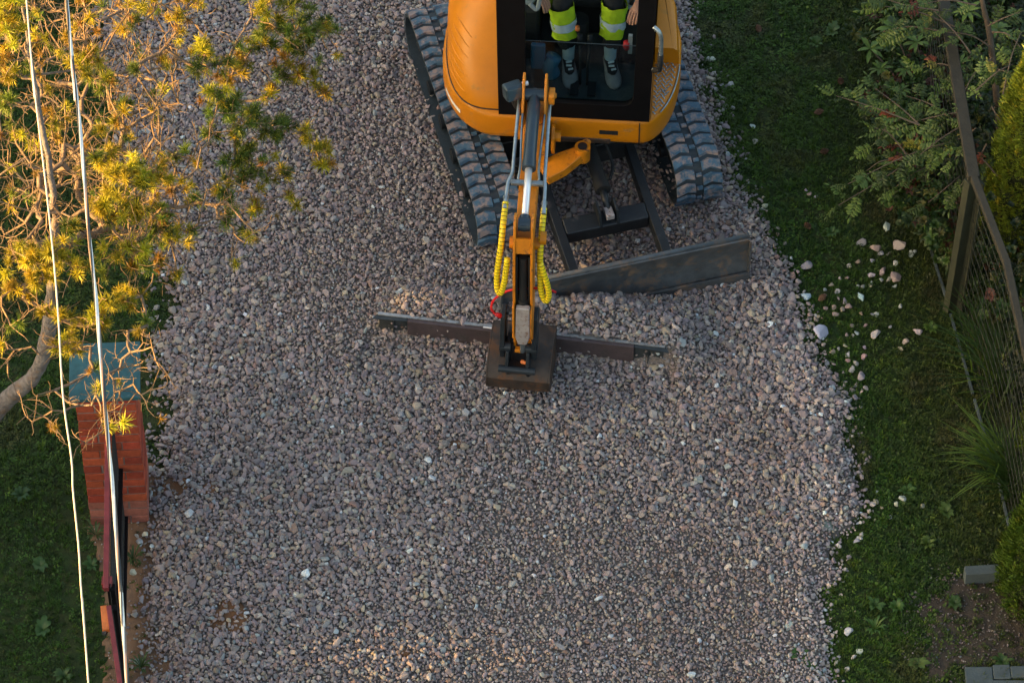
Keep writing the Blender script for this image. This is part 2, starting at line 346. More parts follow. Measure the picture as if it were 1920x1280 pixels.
MT['rustsoil'] = mat('rusty_soil', (.15, .072, .032), .95, 0, .35, 14, .6, 120, dirt=(.10, .06, .035), dthr=.52, ds=12)
for bx_, by_, br_ in BARE: sheet('bare_soil', MT['rustsoil'], np.linspace(bx_-.2, bx_+.2, 22), np.linspace(by_-.2, by_+.2, 22), lambda x, y: gz(x, y)+.004-.05*sstep(br_*.9, br_*1.25, np.hypot(x-bx_, y-by_)+(vnoise(x, y, 14, 9)-.5)*.06))
ptsA = []; sclA = []
GX0, GX1, GY0, GY1 = -4.1, 2.9, -4.8, 6.2
for s, size, p, lift in ((.0225, (.022, .036), 1.0, .004), (.040, (.036, .058), .86, .012), (.075, (.052, .082), .34, .018)):
    x, y = jgrid(GX0, GX1, GY0, GY1, s); d = edge_d(x, y)
    fine = sstep(.0, 1.0, 1.9*(fbm(x, y, .8, 12)-.35)+1.1*sstep(-1.1, -2.4, y)*sstep(-.8, .4, x)-.25*sstep(-1.2, -2.2, x)+.5*(1-sstep(0, .35, gr(y)-x))*(y < -.6))
    big = size[0] > .03
    uu = (x-BC[0])*math.cos(B_A)+(y-BC[1])*math.sin(B_A); vv = -(x-BC[0])*math.sin(B_A)+(y-BC[1])*math.cos(B_A); heap = sstep(.03, .1, vv)*(1-sstep(.45, .7, vv))*sstep(-.2, .2, uu)*(1-sstep(1.1, 1.5, uu)); lft = (1-sstep(.1, .9, x-gl(y)))*sstep(-2.2, -1, y)*.6+(1-sstep(.2, 1.3, gr(y)-x))*sstep(-1.3, -.6, y)*(1-sstep(.5, .9, y))
    pr = p*(1-.42*fine) if big else p
    pr = pr+(np.maximum(heap, lft)*.45 if size[0] > .05 else 0)
    pr = np.where(d > .03, pr, pr*np.clip((d+.16)/.19, 0, 1)**1.6*.8)
    ok = rng.uniform(0, 1, x.size) < pr; x = x[ok]; y = y[ok]; fine = fine[ok]
    sz = rng.uniform(size[0], size[1], x.size)*(1-.18*fine)*rng.choice([1, 1, 1.15], x.size)
    bare = np.zeros(x.size, bool)
    for bx_, by_, br_ in BARE: bare |= (np.hypot(x-bx_, (y-by_)*1.2)+(vnoise(x, y, 12, 8)-.5)*.10 < br_) & (rng.uniform(0, 1, x.size) < (.52 if big else .62))
    x, y, fine, sz = x[~bare], y[~bare], fine[~bare], sz[~bare]
    z = gz(x, y)+lift+rng.uniform(-.004, .009, x.size)-(sz*.1)
    ptsA.append(np.stack([x, y, z], 1)); sclA.append(sz)
pts = np.concatenate(ptsA); scl = np.concatenate(sclA); n = len(pts)
rot = np.stack([rng.normal(0, .45, n), rng.normal(0, .45, n), rng.uniform(0, 2*PI, n)], 1)
flip = rng.uniform(0, 1, n) < .15; rot[flip, 0] += 1.2
edge_l = 1+.38*(1-sstep(.05, .6, gr(pts[:, 1])-pts[:, 0]))*sstep(.6, -.4, pts[:, 1])
scatter('gravel', pts, rot, scl[:, None]*rng.uniform(.85, 1.15, (n, 3)), rng.integers(0, len(STONES), n), stone_cols(n, edge_l*(.9+.2*fbm(pts[:, 0], pts[:, 1], .9, 31))), STONES)
print('gravel stones', n)

# stones lying loose on the grass: (pixel, pixel, size in pixels, colour, own label or None)
WH, PK, GY, TN, BR = (.50, .49, .46), (.36, .27, .245), (.30, .29, .30), (.40, .34, .26), (.28, .18, .15)
GN = 'crushed stones strewn over the right-hand grass'
SMALL = 'small pale crushed stone lying loose in the grass right of the gravel edge'
LS = [(1540, 626, 27, (.50, .58, .62), 'large chalky blue-white stone at the gravel edge, biggest loose stone on the grass'),
 (1513, 500, 24, (.30, .275, .31), 'large mauve-grey stone lying alone on the grass level with the dozer blade'),
 (1511, 556, 18, (.46, .58, .62), 'bright bluish oval stone on the grass just above the big blue-white one'),
 (1685, 464, 22, (.38, .33, .33), 'pale lilac angular stone at the top right of the stone cluster near the fence'),
 (1641, 469, 17, (.40, .30, .27), 'pinkish squarish stone at the top left of the stone cluster near the fence'),
 (1679, 525, 23, (.40, .27, .22), 'largest salmon pink stone, at the lower right of the cluster near the fence'),
 (1656, 512, 17, (.38, .27, .25), 'round pink stone in the middle of the cluster near the fence'),
 (1664, 428, 17, (.50, .47, .38), 'cream angular stone lying alone above the cluster near the fence'),
 (1615, 458, 16, (.30, .29, .28), 'grey tilted stone lying left of the cluster near the fence'),
 (1615, 709, 20, (.38, .31, .33), 'pinkish egg-shaped stone alone on dark grass beside the gravel edge'),
 (1596, 694, 13, (.52, .50, .44), 'small whitish stone just up and left of the pinkish egg-shaped stone'),
 (1642, 630, 17, (.50, .46, .45), 'upright white and pink stone standing in the middle of the open grass'),
 (1720, 624, 15, (.40, .35, .36), 'lilac stone nestled in a bright green weed near the fence'),
 (1590, 577, 15, PK, 'reddish stone among the pebbles midway between the gravel and the fence'),
 (1614, 558, 15, (.42, .52, .54), 'narrow upright pale blue stone midway between the gravel and the fence'),
 (1605, 942, 21, (.36, .38, .40), 'large pale grey stone at the gravel edge, low on the right side'),
 (1556, 990, 26, (.24, .24, .20), 'flat mossy grey stone half sunk at the gravel edge low on the right'),
 (1680, 945, 12, (.50, .46, .40), 'cream stone alone on dark grass, right of the large pale grey edge stone'),
 (1476, 1178, 22, (.55, .54, .50), 'bright white block of stone at the bottom right end of the gravel'),
 (1591, 1185, 14, WH, 'small white wedge of stone on the grass right of the bright white block'),
 (222, 793, 13, (.48, .48, .46), 'small whitish stone on bare soil between brick pillar and gravel'),
 (250, 1079, 15, (.46, .42, .34), 'cream pebble on the sandy strip beside the gravel'),
 (262, 1025, 16, (.34, .34, .35), 'grey pebble on the sandy strip near the foot of the brick pillar'),
 (1411, 240, 11, (.46, .46, .44), 'pale stone alone on the grass level with the platform of the digger'),
 (1371, 162, 12, (.46, .44, .42), 'pale stone in the grass just right of the digger step plate'),
 (1434, 389, 14, (.40, .39, .34), 'whitish stone on the grass up and right of the blade end')]
for q in [(1637, 493), (1650, 480), (1667, 480), (1681, 497), (1712, 474), (1707, 480), (1592, 501), (1610, 493), (1577, 522), (1588, 524), (1559, 535), (1546, 544), (1573, 559), (1584, 565), (1563, 579), (1607, 540), (1617, 541), (1632, 519), (1634, 530), (1650, 527), (1665, 527), (1631, 537), (1678, 537), (1549, 581), (1577, 581), (1568, 590), (1613, 587), (1596, 611), (1623, 613), (1638, 589), (1645, 592), (1689, 578), (1667, 614), (1697, 641), (1689, 655), (1589, 631), (1601, 629), (1608, 627), (1587, 650), (1573, 655), (1562, 660), (1621, 654), (1589, 667), (1592, 676), (1604, 681), (1548, 680), (1564, 682), (1556, 697), (1569, 704), (1619, 669), (1593, 753), (1612, 763), (1590, 762), (1546, 555), (1570, 548), (1502, 573), (1530, 600), (1518, 590),
          (1653, 950), (1643, 942), (1630, 968), (1667, 968), (1620, 965), (1640, 975), (1728, 948), (1691, 937), (1645, 922), (1637, 945), (1600, 1232), (1610, 1220), (1590, 1255), (1560, 1225), (1618, 1003), (1612, 1010), (1606, 1013),
          (1337, 114), (1338, 143), (1352, 160), (1344, 170), (1353, 184), (1333, 195), (1330, 115), (1352, 233), (1345, 250), (1340, 262), (1413, 269), (1516, 366), (1531, 371), (1512, 358), (275, 1008), (258, 1010)]:
    LS.append((q[0]+random.uniform(-2, 2), q[1]+random.uniform(-2, 2), random.uniform(6.5, 12.5), random.choice([WH, PK, GY, TN, WH, TN, (.38, .36, .34)]), None))
used_l = set()
LMK = [(1540, 626, 'the big blue-white stone'), (1513, 500, 'the lone mauve-grey stone'), (1511, 556, 'the bright bluish oval stone'), (1685, 464, 'the pale lilac angular stone'), (1641, 469, 'the pinkish squarish stone'), (1679, 525, 'the largest salmon stone'), (1664, 428, 'the cream angular stone'),
 (1615, 709, 'the egg-shaped stone'), (1642, 630, 'the upright pink-white stone'), (1720, 624, 'the stone in the bright weed'), (1590, 577, 'the reddish midway stone'), (1614, 558, 'the narrow upright blue stone'), (1605, 942, 'the pale grey edge stone'), (1680, 945, 'the cream stone alone'), (1476, 1178, 'the white block of stone'), (1591, 1185, 'the white wedge of stone'), (250, 1079, 'the cream pebble on sand'), (1411, 240, 'the pale stone by the platform'), (1371, 162, 'the stone by the step plate'), (1434, 389, 'the whitish stone near the blade')]
for k, (px, py, s, c, lab) in enumerate(LS):
    p = P(px, py); o = bpy.data.objects.new('loose_stone', STONES_O[k % 8]); COL.objects.link(o); sz = s/270*1.38
    zb = .024 if p.x < -2 else float(lawn_z(p.x, p.y)); o.location = (p.x, p.y, max(zb, 0 if p.x < 0 else -.03)+sz*.20+.008)
    o.scale = (sz*random.uniform(.9, 1.1), sz*random.uniform(.9, 1.15), sz*random.uniform(.85, 1.1)); o.rotation_euler = (random.uniform(-.4, .4), random.uniform(-.4, .4), random.uniform(0, 6.3))
    o.color = (*[min(.8, v*random.uniform(.9, 1.1)) for v in c], 1)
    if lab: tag(o, lab, 'stone', GN); continue
    lm = min(LMK, key=lambda q: (q[0]-px)**2+(q[1]-py)**2); dx, dy = px-lm[0], py-lm[1]; dist = math.hypot(dx, dy); a = math.degrees(math.atan2(-dy, dx)) % 360
    dr = ['right of', 'up and right of', 'above', 'up and left of', 'left of', 'down and left of', 'below', 'down and right of'][int((a+22.5)//45) % 8]
    ds_ = 'touching, ' if dist < 15 else ('just ' if dist < 24 else ('a little way ' if dist < 42 else ('farther ' if dist < 80 else 'well ')))
    cn = 'white' if c is WH else 'pinkish' if c is PK else 'grey' if c is GY else 'tan' if c is TN else 'dull grey'
    if lm[2].startswith('the pale stone by'): dr = dr
    lab = '%s %s stone %s%s %s' % ('small' if s > 9 else 'tiny', cn, ds_, dr, lm[2]); 
    if lab in used_l: lab = lab.replace(' stone ', ' chip ' if s < 9.5 else ' pebble ', 1)
    if lab in used_l: lab = lab.replace(' pebble ', ' flake ', 1).replace(' chip ', ' sliver ', 1)
    used_l.add(lab); tag(o, lab, 'stone', GN if p.x > 0 else 'pebbles by the left gravel edge')

# ------------------------------------------------------------------ grass
def tuft_mesh(i, m, nb=16, L=(.020, .060), w=.0022, spread=.022):
    r = random.Random(i*7+3); v = []; f = []
    for k in range(nb):
        a = r.uniform(0, 2*PI); rr = r.uniform(0, spread); x, y = rr*math.cos(a), rr*math.sin(a); l = r.uniform(*L); b = r.uniform(0, 2*PI); ln = r.uniform(.3, 1.0)
        dx, dy = math.cos(b), math.sin(b); ex, ey = -dy*w, dx*w; o = len(v)
        v += [(x-ex, y-ey, -.004), (x+ex, y+ey, -.004), (x+dx*l*.4*ln-ex*.8, y+dy*l*.4*ln-ey*.8, l*.55), (x+dx*l*.4*ln+ex*.8, y+dy*l*.4*ln+ey*.8, l*.55), (x+dx*l*ln, y+dy*l*ln, l*(.95-.4*ln))]
        f += [(o, o+1, o+3, o+2), (o+2, o+3, o+4)]
    return source_mesh('grass_tuft', v, f, m)
TUFTS = [tuft_mesh(i, MT['blade_g']) for i in range(5)]
def clover_mesh(i, m):
    r = random.Random(i*11+5); v = []; f = []
    for k in range(9):
        a = r.uniform(0, 2*PI); rr = r.uniform(.004, .03); cx, cy, cz = rr*math.cos(a), rr*math.sin(a), r.uniform(.008, .022); s = r.uniform(.006, .011)
        t1, t2 = r.uniform(-.5, .5), r.uniform(-.5, .5); o = len(v)
        for q in range(6): th = q*PI/3; v.append((cx+s*math.cos(th), cy+s*.7*math.sin(th), cz+s*(math.cos(th)*t1+math.sin(th)*t2)))
        f.append(tuple(range(o, o+6)))
    return source_mesh('moss_leaf', v, f, m)
CLOV = [clover_mesh(i, MT['blade_g']) for i in range(4)]
FL = boundary([(1680, -100), (1715, 100), (1725, 300), (1742, 420), (1785, 570), (1828, 720), (1868, 860), (1893, 1000), (1920, 1100)])   # foot of the right fence
def fx(y): return np.interp(y, FL[0], FL[1])
def grass_cols(n, x, y):
    t = fbm(x, y, 1.0, 70)[:, None]; u = rng.uniform(0, 1, (n, 1)); c = np.array([.018, .070, .003])*(1-t)+np.array([.060, .112, .005])*t
    o_ = (sstep(.9, .1, fx(y)-x)*(x > 0)*(.4+.9*fbm(x, y, 1.6, 73)))[:, None]; c = c*(1-.6*o_)+np.array([.070, .062, .014])*.6*o_; dry = (sstep(.60, .72, fbm(x, y, 2.6, 74)))[:, None]; c = c*(1-.5*dry)+np.array([.085, .070, .022])*.5*dry; c = c*rng.uniform(.5, 1.5, (n, 1)); return np.where(u > .96, c*1.4+np.array([.03, .02, 0]), c)
def grass_area(name, x0, x1, y0, y1, s, keep):
    x, y = jgrid(x0, x1, y0, y1, s); k = keep(x, y); k = k*(.35+.9*fbm(x, y, 2.3, 88)); ok = rng.uniform(0, 1, x.size) < k; x = x[ok]; y = y[ok]; m = x.size
    z = lawn_z(x, y); rot = np.stack([rng.normal(0, .15, m), rng.normal(0, .15, m), rng.uniform(0, 6.3, m)], 1); mo = (rng.uniform(0, 1, m) < .45)
    idx = np.where(mo, rng.integers(5, 9, m), rng.integers(0, 5, m))
    print(name, m)
    return scatter(name, np.stack([x, y, z], 1), rot, rng.uniform(.6, 1.25, m)*(.65+.6*fbm(x, y, 1.5, 91)), idx, grass_cols(m, x, y), TUFTS+CLOV)
FL = boundary([(1680, -100), (1715, 100), (1725, 300), (1742, 420), (1785, 570), (1828, 720), (1868, 860), (1893, 1000), (1920, 1100)])   # foot of the right fence
def fx(y): return np.interp(y, FL[0], FL[1])
grass_area('right_lawn_grass', .9, 4.6, -4.6, 5.6, .026, lambda x, y: np.clip((.06-edge_d(x, y))/.12, 0, 1)*np.where(pathd(x, y) > 0, .22, 1)*(x > 0)*np.where(x > fx(y), .35, 1))
grass_area('left_lawn_grass', -5.4, -1.7, -4.8, 5.0, .030, lambda x, y: np.clip((.02-edge_d(x, y))/.12, 0, 1)*np.where(sandd(x, y) > 0, .16, 1)*np.where((x > -3.0)&(x < -2.1)&(y < .2), .45, 1))
# broad-leaved weeds, each a small rosette
def rosette(i, m, nl=8, L=.06, w=.013, up=.5):
    r = random.Random(i+50); v = []; f = []
    for k in range(nl):
        a = 2*PI*k/nl+r.uniform(-.3, .3); l = L*r.uniform(.6, 1.15); ww = w*r.uniform(.8, 1.2); u = up*r.uniform(.5, 1.2); o = len(v); d = Vector((math.cos(a), math.sin(a), 0)); e = Vector((-d.y, d.x, 0))
        for t, wd in ((.05, .25), (.4, .9), (.7, 1.0), (1., .05)):
            c = d*l*t+Vector((0, 0, l*u*math.sin(t*2.2)+.004)); v += [c-e*ww*wd+Vector((0, 0, .15*ww)), c, c+e*ww*wd+Vector((0, 0, .15*ww))]
        for t in range(3):
            for q in range(2): f.append((o+t*3+q, o+t*3+q+1, o+t*3+q+4, o+t*3+q+3))
    return source_mesh('weed', v, f, m, True)
WEED = [rosette(0, MT['leafo'], 9, .050, .010), rosette(1, MT['leafo'], 11, .05, .009, .8), rosette(2, MT['leafo'], 9, .058, .013, .5), rosette(3, MT['leafo'], 14, .085, .006, .9)]
for k, (px, py, s, v_, c, lab) in enumerate([
  (1745, 620, 1.0, 1, (.10, .17, .02), 'bright green small-leaved weed cradling a lilac stone near the fence'), (1560, 440, 1.0, 1, (.05, .11, .02), 'low green weed in the grass above the stone cluster'),
  (1700, 920, 1.1, 0, (.06, .13, .02), 'light green plantain rosette alone on the open lower lawn'), (1775, 960, 1.1, 2, (.07, .12, .02), 'spreading green weed left of the sedge tufts'),
  (1740, 1020, 1.0, 1, (.10, .15, .02), 'yellow-green leafy weed in the lower lawn above the concrete block'), (1790, 1130, 1.1, 2, (.05, .10, .02), 'dark broad-leaved weed at the edge of the worn stony patch'),
  (1640, 1135, 1.2, 0, (.055, .12, .02), 'green rosette on the grass left of the worn stony patch'), (1680, 1140, 1.0, 1, (.06, .13, .02), 'small weed beside the green rosette near the worn patch'),
  (1525, 1262, 1.3, 2, (.05, .13, .02), 'broad-leaved weed at the very bottom where the gravel ends'), (1500, 1235, 1.2, 1, (.05, .12, .02), 'leafy weed on thin gravel at the bottom right'),
  (1640, 1180, 1.0, 3, (.06, .13, .02), 'tufted narrow-leaved weed on the lower lawn'), (1720, 1245, 1.2, 2, (.08, .13, .02), 'low green weed near the stone slabs at the bottom'),
  (1560, 60, 1.2, 2, (.07, .13, .03), 'pale green broad weed at the top of the right lawn'), (1530, 85, 1.0, 1, (.06, .12, .02), 'small weed at the top of the right lawn'),
  (1880, 1240, 1.2, 0, (.05, .10, .02), 'green rosette behind the stone slabs'),
  (75, 1060, 1.2, 2, (.04, .10, .02), 'bushy green weed in the middle of the dark left lawn'), (40, 930, 1.2, 1, (.035, .085, .02), 'dark weed clump on the upper left lawn'), (80, 1180, 1.3, 2, (.04, .10, .02), 'bushy weed on the lower left lawn'),
  (172, 1060, 1.1, 0, (.04, .10, .02), 'green weed at the foot of the left fence'), (120, 1270, 1.2, 1, (.05, .10, .02), 'green weed at the bottom of the left lawn'), (250, 1050, 1.0, 3, (.05, .09, .02), 'tuft of grass growing in the sandy strip'),
  (180, 1005, 1.0, 3, (.05, .09, .02), 'tuft of grass at the foot of the brick pillar'), (265, 1250, 1.0, 3, (.05, .09, .02), 'tuft of grass low on the sandy strip')]):
    p = P(px, py); o = bpy.data.objects.new('weed', WEED[v_]); COL.objects.link(o); o.location = (p.x, p.y, float(lawn_z(p.x, p.y))+.005); o.scale = (s*1.15,)*3; o.rotation_euler = (0, 0, k*1.3); o.color = (*c, 1); tag(o, lab, 'weed', 'weeds growing in the lawns')
MT['cablebr'] = mat('brown_cable_sheath', (.22, .16, .13), .5)
# pine cones in the grass
def cone_mesh(m):
    v = []; f = []
    for k in range(46):
        t = k/46; a = k*2.4; r = .017*math.sin(PI*(.12+.85*t)); z = .055*t; o = len(v); d = Vector((math.cos(a), math.sin(a), 0)); e = Vector((-d.y, d.x, 0)); c = Vector((0, 0, z))
        v += [c+d*r*.3-e*.006, c+d*r*.3+e*.006, c+d*r*1.25+e*.0045+Vector((0, 0, .006)), c+d*r*1.25-e*.0045+Vector((0, 0, .006)), c+d*r*.3+Vector((0, 0, -.005)), c+d*r*1.1+Vector((0, 0, -.001))]
        f += [(o, o+1, o+2, o+3), (o, o+3, o+5, o+4), (o+1, o+4, o+5, o+2), (o+3, o+2, o+5), (o, o+4, o+1)]
    return source_mesh('pine_cone', v, f, m)
CM = cone_mesh(mat('cone_scale', (.16, .085, .05), .8, 0, .3, 40))
for k, (px, py, lab) in enumerate([(1575, 150, 'reddish open pine cone on the upper lawn near the rowan'), (1527, 215, 'brown pine cone on the lawn level with the digger platform'), (1425, 64, 'small brown cone at the top of the lawn beside the gravel'), (1553, 285, 'dark pine cone in the shadow of the rowan'), (1509, 422, 'brown pine cone lying in grass up from the lone mauve stone'), (1535, 566, 'brown cone beside the bluish oval stone')]):
    p = P(px, py); o = bpy.data.objects.new('pine_cone', CM); COL.objects.link(o); o.location = (p.x, p.y, .018); o.rotation_euler = (1.35, .2, k*1.7); o.scale = (1.15,)*3; tag(o, lab, 'pine cone', 'fallen pine cones on the right lawn')
# concrete kerb block and slabs at the lower right
p = P(1838, 1074, .06); b = MB(Matrix.Translation(p) @ Matrix.Rotation(math.radians(4), 4, 'Z')); b.box((-.105, -.036, -.08), (.125, .036, .045))
tag(b.build('kerb_block', MT['slab'], bev=.006), 'short grey concrete block lying at the top of the worn stony patch', 'kerb block')
sl = thing('stone_slabs', 'flat grey concrete slabs set in the lawn at the bottom right corner', 'paving', P(1865, 1270))
for (a0, a1, b0, b1, rz) in ((1812, 1860, 1252, 1300, 0), (1863, 1893, 1249, 1275, 1), (1863, 1925, 1277, 1310, 0), (1896, 1925, 1253, 1274, 2)):
    q0 = P(a0, b1); q1 = P(a1, b0); b = MB(Matrix.Rotation(math.radians(rz), 4, 'Z')); b.box((q0.x-sl.location.x, q0.y-sl.location.y, -.05), (q1.x-sl.location.x, q1.y-sl.location.y, .022+.004*rz)); b.build('slab', MT['slab'], sl, bev=.006)
# pebbles on the worn patch
nn = 1500; a = rng.uniform(0, 2*PI, nn); r_ = np.sqrt(rng.uniform(0, 1, nn))*.56; x = PC.x+r_*np.cos(a); y = PC.y+r_*np.sin(a)
scatter('grit_on_worn_patch', np.stack([x, y, lawn_z(x, y)+.010], 1), rng.normal(0, .5, (nn, 3)), rng.uniform(.008, .026, nn)*(rng.uniform(0, 1, nn)*.6+.5), rng.integers(0, 14, nn), stone_cols(nn)*np.where(rng.uniform(0, 1, (nn, 1)) < .1, 1.1, .45), STONES)
nn = 420; y = rng.uniform(-3.3, -1.2, nn); x = np.interp(y, SB[0], SB[1])+rng.uniform(0, .42, nn)
scatter('grit_on_sandy_strip', np.stack([x, y, lawn_z(x, y)+.012], 1), rng.normal(0, .5, (nn, 3)), rng.uniform(.006, .018, nn), rng.integers(0, 14, nn), stone_cols(nn)*1.0, STONES)

# ------------------------------------------------------------------ unseen blocker added left: shades the yard, holes on sun rays make light patches
def wall_with_holes(x, y0, y1, z0, z1, th, holes):
    b = MB(); ys = sorted({y0, y1, *[h[0] for h in holes], *[h[1] for h in holes]}); zs = sorted({z0, z1, *[h[2] for h in holes], *[h[3] for h in holes]})
    vi = {}; 
    for j in range(len(ys)-1):
        run = None
        for k in range(len(zs)-1):
            cy, cz = (ys[j]+ys[j+1])/2, (zs[k]+zs[k+1])/2
            if any(h[0] < cy < h[1] and h[2] < cz < h[3] for h in holes): continue
            b.box((x-th/2, ys[j], zs[k]), (x+th/2, ys[j+1], zs[k+1]))
    return b
BX = -13.0; EAVE = 4.15
bar = thing('sun_blocker', 'unseen plaster block added outside the left edge to keep low sun off the yard', 'sun_blocker', (BX-2, 0, 0))
def hole(target, x, hy, hz):
    t = (x-target[0])/SUN_DIR.x; y = target[1]+SUN_DIR.y*t; z = target[2]+SUN_DIR.z*t; return (y-hy-bar.location.y, y+hy, z-hz, z+hz)
TG = [((-.40, .28, .20), .13, .03), ((-.98, .03, .15), .05, .025), ((-1.25, -2.62, .10), .12, .03), ((-.82, -2.72, .10), .16, .035), ((-.25, -2.76, .09), .10, .03), ((.01, -.36, .2), .03, .02), ((2.92, -.42, .35), .05, .14)]  # landing spots of the sun patches cast through the added blocker's holes
for xx in (BX, BX-4.0):
    b = wall_with_holes(xx-bar.location.x, -14, 14, 0, EAVE-.002, .12, [hole(t, xx, a*1.0, c_) for t, a, c_ in TG]); b.build('blocker_wall', MT['plaster'], bar)
for yy in (-14.06, 14.06):
    b = MB(); b.prism([(-2.06, 0), (2.06, 0), (2.06, EAVE), (0, EAVE+.02), (-2.06, EAVE)], yy-.06, yy+.06, 'y'); b.build('blocker_end_wall', MT['plaster'], bar)
b = MB(); b.box((-2.3, -14.4, EAVE), (2.3, 14.4, EAVE+.12)); b.build('blocker_roof', MT['blocker_roof'], bar)

# ------------------------------------------------------------------ brick pillar
PB = Vector((-2.643, -1.555+.195, 0)); HP = 1.40; WP = .39
pil = thing('brick_pillar', 'square red brick gate pillar with a green-blue tin cap, under the pine', 'pillar', PB, rz=math.radians(3))
b = MB(); b.box((-WP/2+.007, -WP/2+.007, -.1), (WP/2-.007, WP/2-.007, HP)); b.build('mortar_core', MT['mortar'], pil)
nc = 17; ch = HP/nc; bw = .115; bl = WP-bw-.010
bm_ = MB(); bm_.box((-bl/2, -bw/2, -ch/2+.0055), (bl/2, bw/2, ch/2-.0055)); bo = None
for c in range(nc):
    fl = c % 2
    for sd in range(4):
        ang = sd*PI/2; off = (-1 if fl else 1)*(WP/2-bl/2)
        loc = Matrix.Rotation(ang, 3, 'Z') @ Vector((-off, -(WP/2-bw/2), 0))
        if bo is None:
            bo = bm_.build('brick', MT['brick'], pil, bev=.004, seg=1); o = bo
        else: o = bo.copy(); COL.objects.link(o); o.parent = pil
        o.location = loc+Vector((random.uniform(-.003, .003), random.uniform(-.003, .003), ch*(c+.5))); o.rotation_euler = (0, 0, ang+random.uniform(-.008, .008))
        k = random.uniform(.62, 1.15); o.color = (.36*k, .058*k*random.uniform(.8, 1.2), .024*k, 1) if c > 2 else (.30*k, .10*k, .07*k, 1)
b = MB(); w = WP/2+.035; b.add([(-w, -w, HP+.002), (w, -w, HP+.002), (w, w, HP+.002), (-w, w, HP+.002), (-w, -w, HP+.035), (w, -w, HP+.035), (w, w, HP+.035), (-w, w, HP+.035), (0, 0, HP+.085)],
    [(3, 2, 1, 0), (0, 1, 5, 4), (1, 2, 6, 5), (2, 3, 7, 6), (3, 0, 4, 7), (4, 5, 8), (5, 6, 8), (6, 7, 8), (7, 4, 8)]); b.build('cap', MT['cap'], pil, bev=.004)

# ------------------------------------------------------------------ metal fence from the pillar towards the viewer
fe = thing('metal_fence', 'dark wire panel fence with a dull red top rail running from the brick pillar', 'fence', (-2.68, -1.9, 0))
F0 = P(207, 720, 1.22); F1 = P(199, 1105, 1.08)
def rel(o, p): return Vector(p)-Vector(o.location)
b = MB(); r0 = rel(fe, (F0.x, -1.56, F0.z)); r1 = rel(fe, F1)
def bar(b, p0, p1, w, h):
    d = (p1-p0); L_ = d.length; m = Matrix.Translation(p0) @ d.to_track_quat('X', 'Z').to_matrix().to_4x4(); b.box((0, -w/2, -h/2), (L_, w/2, h/2), m)
bar(b, r0, r1, .035, .05); b.build('top_rail', MT['redrail'], fe, bev=.004)
b = MB(); bar(b, r1+Vector((-.03, .06, -.01)), r1+Vector((.035, .06, -.01)), .06, .07); b.build('end_bracket', MT['redrail'], fe, bev=.004)
b = MB(); bar(b, Vector((r1.x+.03, r1.y+.03, -.02)), Vector((r1.x+.03, r1.y+.03, r1.z-.01)), .05, .05); b.build('post', MT['black'], fe, bev=.004)
yA, yB = r0.y, r1.y
b = MB()
for k in range(44):
    y = yA+(yB-yA)*k/43; xx = r0.x+(r1.x-r0.x)*k/43+.025; zt = r0.z+(r1.z-r0.z)*k/43; b.tube([(xx, y, zt-.02), (xx+.004*math.sin(k), y, .06)], .0032, 4)
for k in range(9):
    z = .10+.125*k; b.tube([(r0.x+.025, yA, z), (r1.x+.03, yB, z)], .0035, 4)
b.build('wire_mesh', MT['wire'], fe, kind='stuff')
b = MB(); bar(b, Vector((r0.x+.035, yA, .08)), Vector((r1.x+.035, yB, .08)), .03, .03); bar(b, Vector((r0.x+.04, yA, .62)), Vector((r1.x+.04, yB, .62)), .028, .028); b.build('lower_rail', MT['black'], fe)
ga = thing('metal_gate', 'narrow metal gate leaf with a red-brown top bar at the bottom left', 'gate', (-2.6, -2.7, 0))
g0 = rel(ga, P(204, 1138, 1.10)); g1 = rel(ga, P(232, 1330, 1.10))
b = MB(); bar(b, g0, g1, .032, .05); b.build('top_bar', MT['redrail'], ga, bev=.004)
b = MB(); bar(b, g0+Vector((.03, .02, -g0.z+.05)), g0+Vector((.03, .02, -.03)), .04, .04); b.build('hinge_post', MT['black'], ga)
b = MB()
for k in range(18):
    q = g0+(g1-g0)*k/17; b.tube([(q.x+.02, q.y, q.z-.02), (q.x+.02, q.y, .08)], .004, 4)
b.build('gate_bars', MT['wire'], ga)
for z in (.12, .6): b = MB(); bar(b, Vector((g0.x+.03, g0.y, z)), Vector((g1.x+.03, g1.y, z)), .03, .03); b.build('lower_bar', MT['black'], ga)
q0 = P(195, 1137, 1.10)
b = MB(); bar(b, rel(ga, q0), rel(ga, P(199, 1182, 1.10)), .045, .035); lt = b.build('latch_plate', MT['orange'], ga, bev=.004)
b = MB(); b.tube([rel(ga, P(192, 1150, 1.08)), rel(ga, P(196, 1150, 1.08))], .016, 8); b.build('hinge_knuckle', MT['frame'], lt)
b = MB(); b.tube([rel(ga, P(193, 1184, 1.08)), rel(ga, P(200, 1186, 1.08))], .02, 8); b.build('hinge_knuckle', MT['frame'], lt)

# ------------------------------------------------------------------ overhead cables
CZ = 6.0
def cable_path(pxs, z=CZ):
    p = [P(a, b_, z+.06*((b_-640)/640)**2) for a, b_ in pxs]; d0 = p[0]-p[1]; d1 = p[-1]-p[-2]
    return cr([p[0]+d0.normalized()*9]+p+[p[-1]+d1.normalized()*7], 22)
c1 = cable_path([(47, -30), (57, 90), (66, 180), (84, 330), (99, 470), (109, 590), (118, 740), (134, 860), (137, 920), (147, 1020), (152, 1100), (160, 1200), (168, 1310)], 6.1)
b = MB(); b.tube(c1, .0046, 8); o = b.build('overhead_cable', MT['cablew'], smooth=True); tag(o, 'thin slightly kinked pale cable, the left one of the two overhead lines', 'cable', 'overhead cables')
c2 = cable_path([(122, -30), (135, 110), (148, 220), (158, 330), (168, 450), (180, 560), (190, 680), (202, 820), (212, 920), (221, 1040), (231, 1170), (241, 1310)], 6.0)
